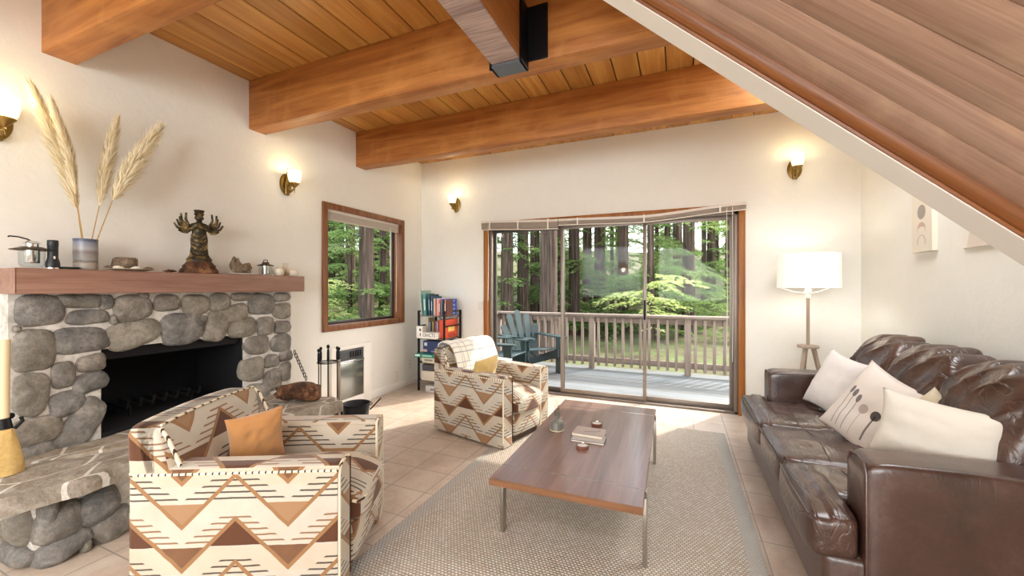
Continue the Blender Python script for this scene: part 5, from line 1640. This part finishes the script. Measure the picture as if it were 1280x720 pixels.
def gbox(label, x0, x1, y0, y1, z0, z1, c, name='board_game_box', cat='game box', txt=None, tc='#FFFFFF', ts=.03, deco=None, group=None):
    t = thing(name, label, cat, ((x0 + x1) / 2, (y0 + y1) / 2, z0), 0, group)
    a, b, h = (x1 - x0) / 2, (y1 - y0) / 2, z1 - z0
    MB().rbox(-a, a, -b, b, 0, h * .55, .002, 1).build('box_base', plain('card_base', c, .5), t)
    MB().rbox(-a - .0015, a + .0015, -b - .0015, b + .0015, h * .18, h, .002, 1).build('box_lid', plain('card_lid', c, .4), t)
    if deco:
        for (u0, u1, v0, v1, cc, face) in deco:
            if face == 'f': mb = MB().box(-a + 2 * a * u0, -a + 2 * a * u1, -b - .003, -b - .0015, h * v0, h * v1)
            else: mb = MB().box(a + .0015, a + .003, -b + 2 * b * u0, -b + 2 * b * u1, h * v0, h * v1)
            mb.build('printed_patch', plain('print', cc, .5), t, smooth=False)
    if txt:
        cu = bpy.data.curves.new('lettering', 'FONT'); cu.body = txt; cu.size = ts; cu.extrude = .0004; cu.align_x = 'CENTER'; cu.align_y = 'CENTER'
        tmp = bpy.data.objects.new('tmp', cu); COL.objects.link(tmp)
        me = bpy.data.meshes.new_from_object(tmp.evaluated_get(bpy.context.evaluated_depsgraph_get())); bpy.data.objects.remove(tmp)
        o = bpy.data.objects.new('lettering', me); COL.objects.link(o); o.parent = t; o.location = (0, -b - .0025, h * .58); o.rotation_euler = (R(90), 0, 0)
        me.materials.clear(); me.materials.append(plain('letter_ink', tc, .5))
    return t
bl_ = [(.2, .8, .62, .95, '#5C83E0', 's'), (.25, .75, .2, .5, '#D8C9E8', 's')]
xr0 = BX + .085; 
for k, zz_ in enumerate((.932, .983, 1.034, 1.085)):
    gbox(['bright blue game box, bottom of the four stacked on the top shelf', 'bright blue game box, second from bottom on the top shelf', 'bright blue game box, third from bottom on the top shelf', 'bright blue game box, topmost of the stack on the top shelf'][k],
         xr0, xr0 + .10, BY - .14, BY + .10, zz_, zz_ + .049, '#1F4FC0', deco=[(.25, .7, .25, .8, '#B9C4F0', 'f'), (.3, .8, .25, .75, '#7F98E8', 's')], group='blue game boxes stacked on the top shelf')
gbox('orange-red game box standing on the second shelf behind the frame post', BX + .085, BX + .165, BY - .14, BY + .15, .652, .88, '#D9502A', deco=[(.25, .75, .35, .62, '#F3CF6A', 's'), (.2, .8, .05, .25, '#B8402A', 's')])
for (x, w_, h_, c, lb) in ((-2.955, .035, .24, '#CDBB97', 'tall tan book at the left of the second shelf'), (-2.918, .022, .19, '#8E9AB0', 'grey-blue book on the second shelf'), (-2.893, .018, .18, '#3A3038', 'dark plum book on the second shelf'),
                           (-2.870, .018, .20, '#C9A24A', 'mustard book on the second shelf'), (-2.848, .020, .19, '#4A5A6C', 'slate blue book on the second shelf'), (-2.824, .018, .20, '#B0625A', 'dusty red book on the second shelf'),
                           (-2.803, .014, .20, '#B9C2CC', 'pale grey book on the second shelf'), (-2.782, .018, .21, '#8A4038', 'brick red book on the second shelf'), (-2.757, .020, .22, '#D2603C', 'orange book on the second shelf beside the red game box')):
    sbook(lb, x, .65, w_, h_, .15, c, y=BY + .02)
DW = '#EFEBE2'
gbox('white game box standing upright at the front left of the second shelf', BX - .19, BX - .105, BY - .23, BY - .165, .652, .80, DW, deco=[(.5, .8, .6, .8, '#55504E', 'f'), (.6, .75, .2, .45, '#55504E', 'f')])
gbox('white game box with black lettering lying at the front of the second shelf', BX - .10, BX + .095, BY - .235, BY - .10, .652, .725, DW, txt='OHCTS', tc='#1E1C1E', ts=.055)
gbox('navy game box on the third shelf', BX - .12, BX + .12, BY - .19, BY + .15, .47, .62, '#2E3F66', deco=[(.08, .25, .6, .85, '#D8D4DA', 'f'), (.02, .25, .1, .3, '#D9A9A4', 'f'), (.5, .9, .1, .2, '#8D98C0', 'f')])
gbox('teal green game box jutting out of the third shelf', BX - .20, BX + .12, BY - .26, BY + .1, .425, .468, '#1F7F6C', deco=[(.04, .26, .3, .8, '#DDF2EC', 'f'), (.36, .8, .35, .7, '#A8D6CC', 'f')])
gbox('cream game box under the teal one', BX - .13, BX + .13, BY - .20, BY + .12, .352, .423, '#DCD3BC', deco=[(.15, .6, .3, .6, '#8F8878', 'f'), (.2, .55, .85, .98, '#9CA83E', 'f')])
gbox('dark grey game box lying on the lower shelf', BX - .14, BX + .13, BY - .18, BY + .12, .25, .325, '#4A4850')
gbox('off-white game box on the lower shelf beneath the dark grey one', BX - .15, BX + .13, BY - .19, BY + .12, .132, .248, '#D9D2C0')
gbox('white carton on the floor under the bookshelf', BX - .07, BX + .16, BY - .21, BY + .1, .0, .075, '#E4E2DE', deco=[(.3, .7, .3, .6, '#8C90A0', 'f')])

# ================================================================== BEHIND THE VIEWPOINT: pendant seen reflected in the glass
t = thing('pendant_lamp', 'amber glass pendant lamp hanging behind the viewpoint', 'pendant lamp', (-1.36, -1.5, 1.78))
MB().tube([(0, 0, .2), (0, 0, CEIL - 1.78)], .005, 6).build('cord', BLACK, t)
MB().lathe([(.14, 0), (.12, .06), (.07, .12), (.03, .17), (.015, .2), (.012, .2), (.028, .16), (.065, .11), (.115, .055), (.136, 0)], 32).build('shade', mk_glow('amber_glass', '#E09A4A', 1.6), t)
l = lamp('pendant_bulb', 'POINT', (0, 0, -.02), 18, (1.0, .78, .5), radius=.05); l.parent = t
for x0, x1, n_ in ((-2.75, -1.05, 2), (-.55, 1.15, 3)):
    wn = struct(thing('window_%d' % n_, '', 'w', ((x0 + x1) / 2, -3.0, 1.0)))
    for k in ('label', 'category'): del wn[k]
    hx = (x1 - x0) / 2
    mb = MB(); mb.rbox(-hx, -hx + .05, -.1, .02, 0, 1.5, .004, 1); mb.rbox(hx - .05, hx, -.1, .02, 0, 1.5, .004, 1); mb.rbox(-hx, hx, -.1, .02, 0, .05, .004, 1); mb.rbox(-hx, hx, -.1, .02, 1.45, 1.5, .004, 1); mb.rbox(-.02, .02, -.08, 0, 0, 1.5, .004, 1)
    mb.build('window_frame', TRIM, wn)
    MB().box(-hx, hx, -.062, -.056, .02, 1.48).build('glass', GLASS, wn, smooth=False)
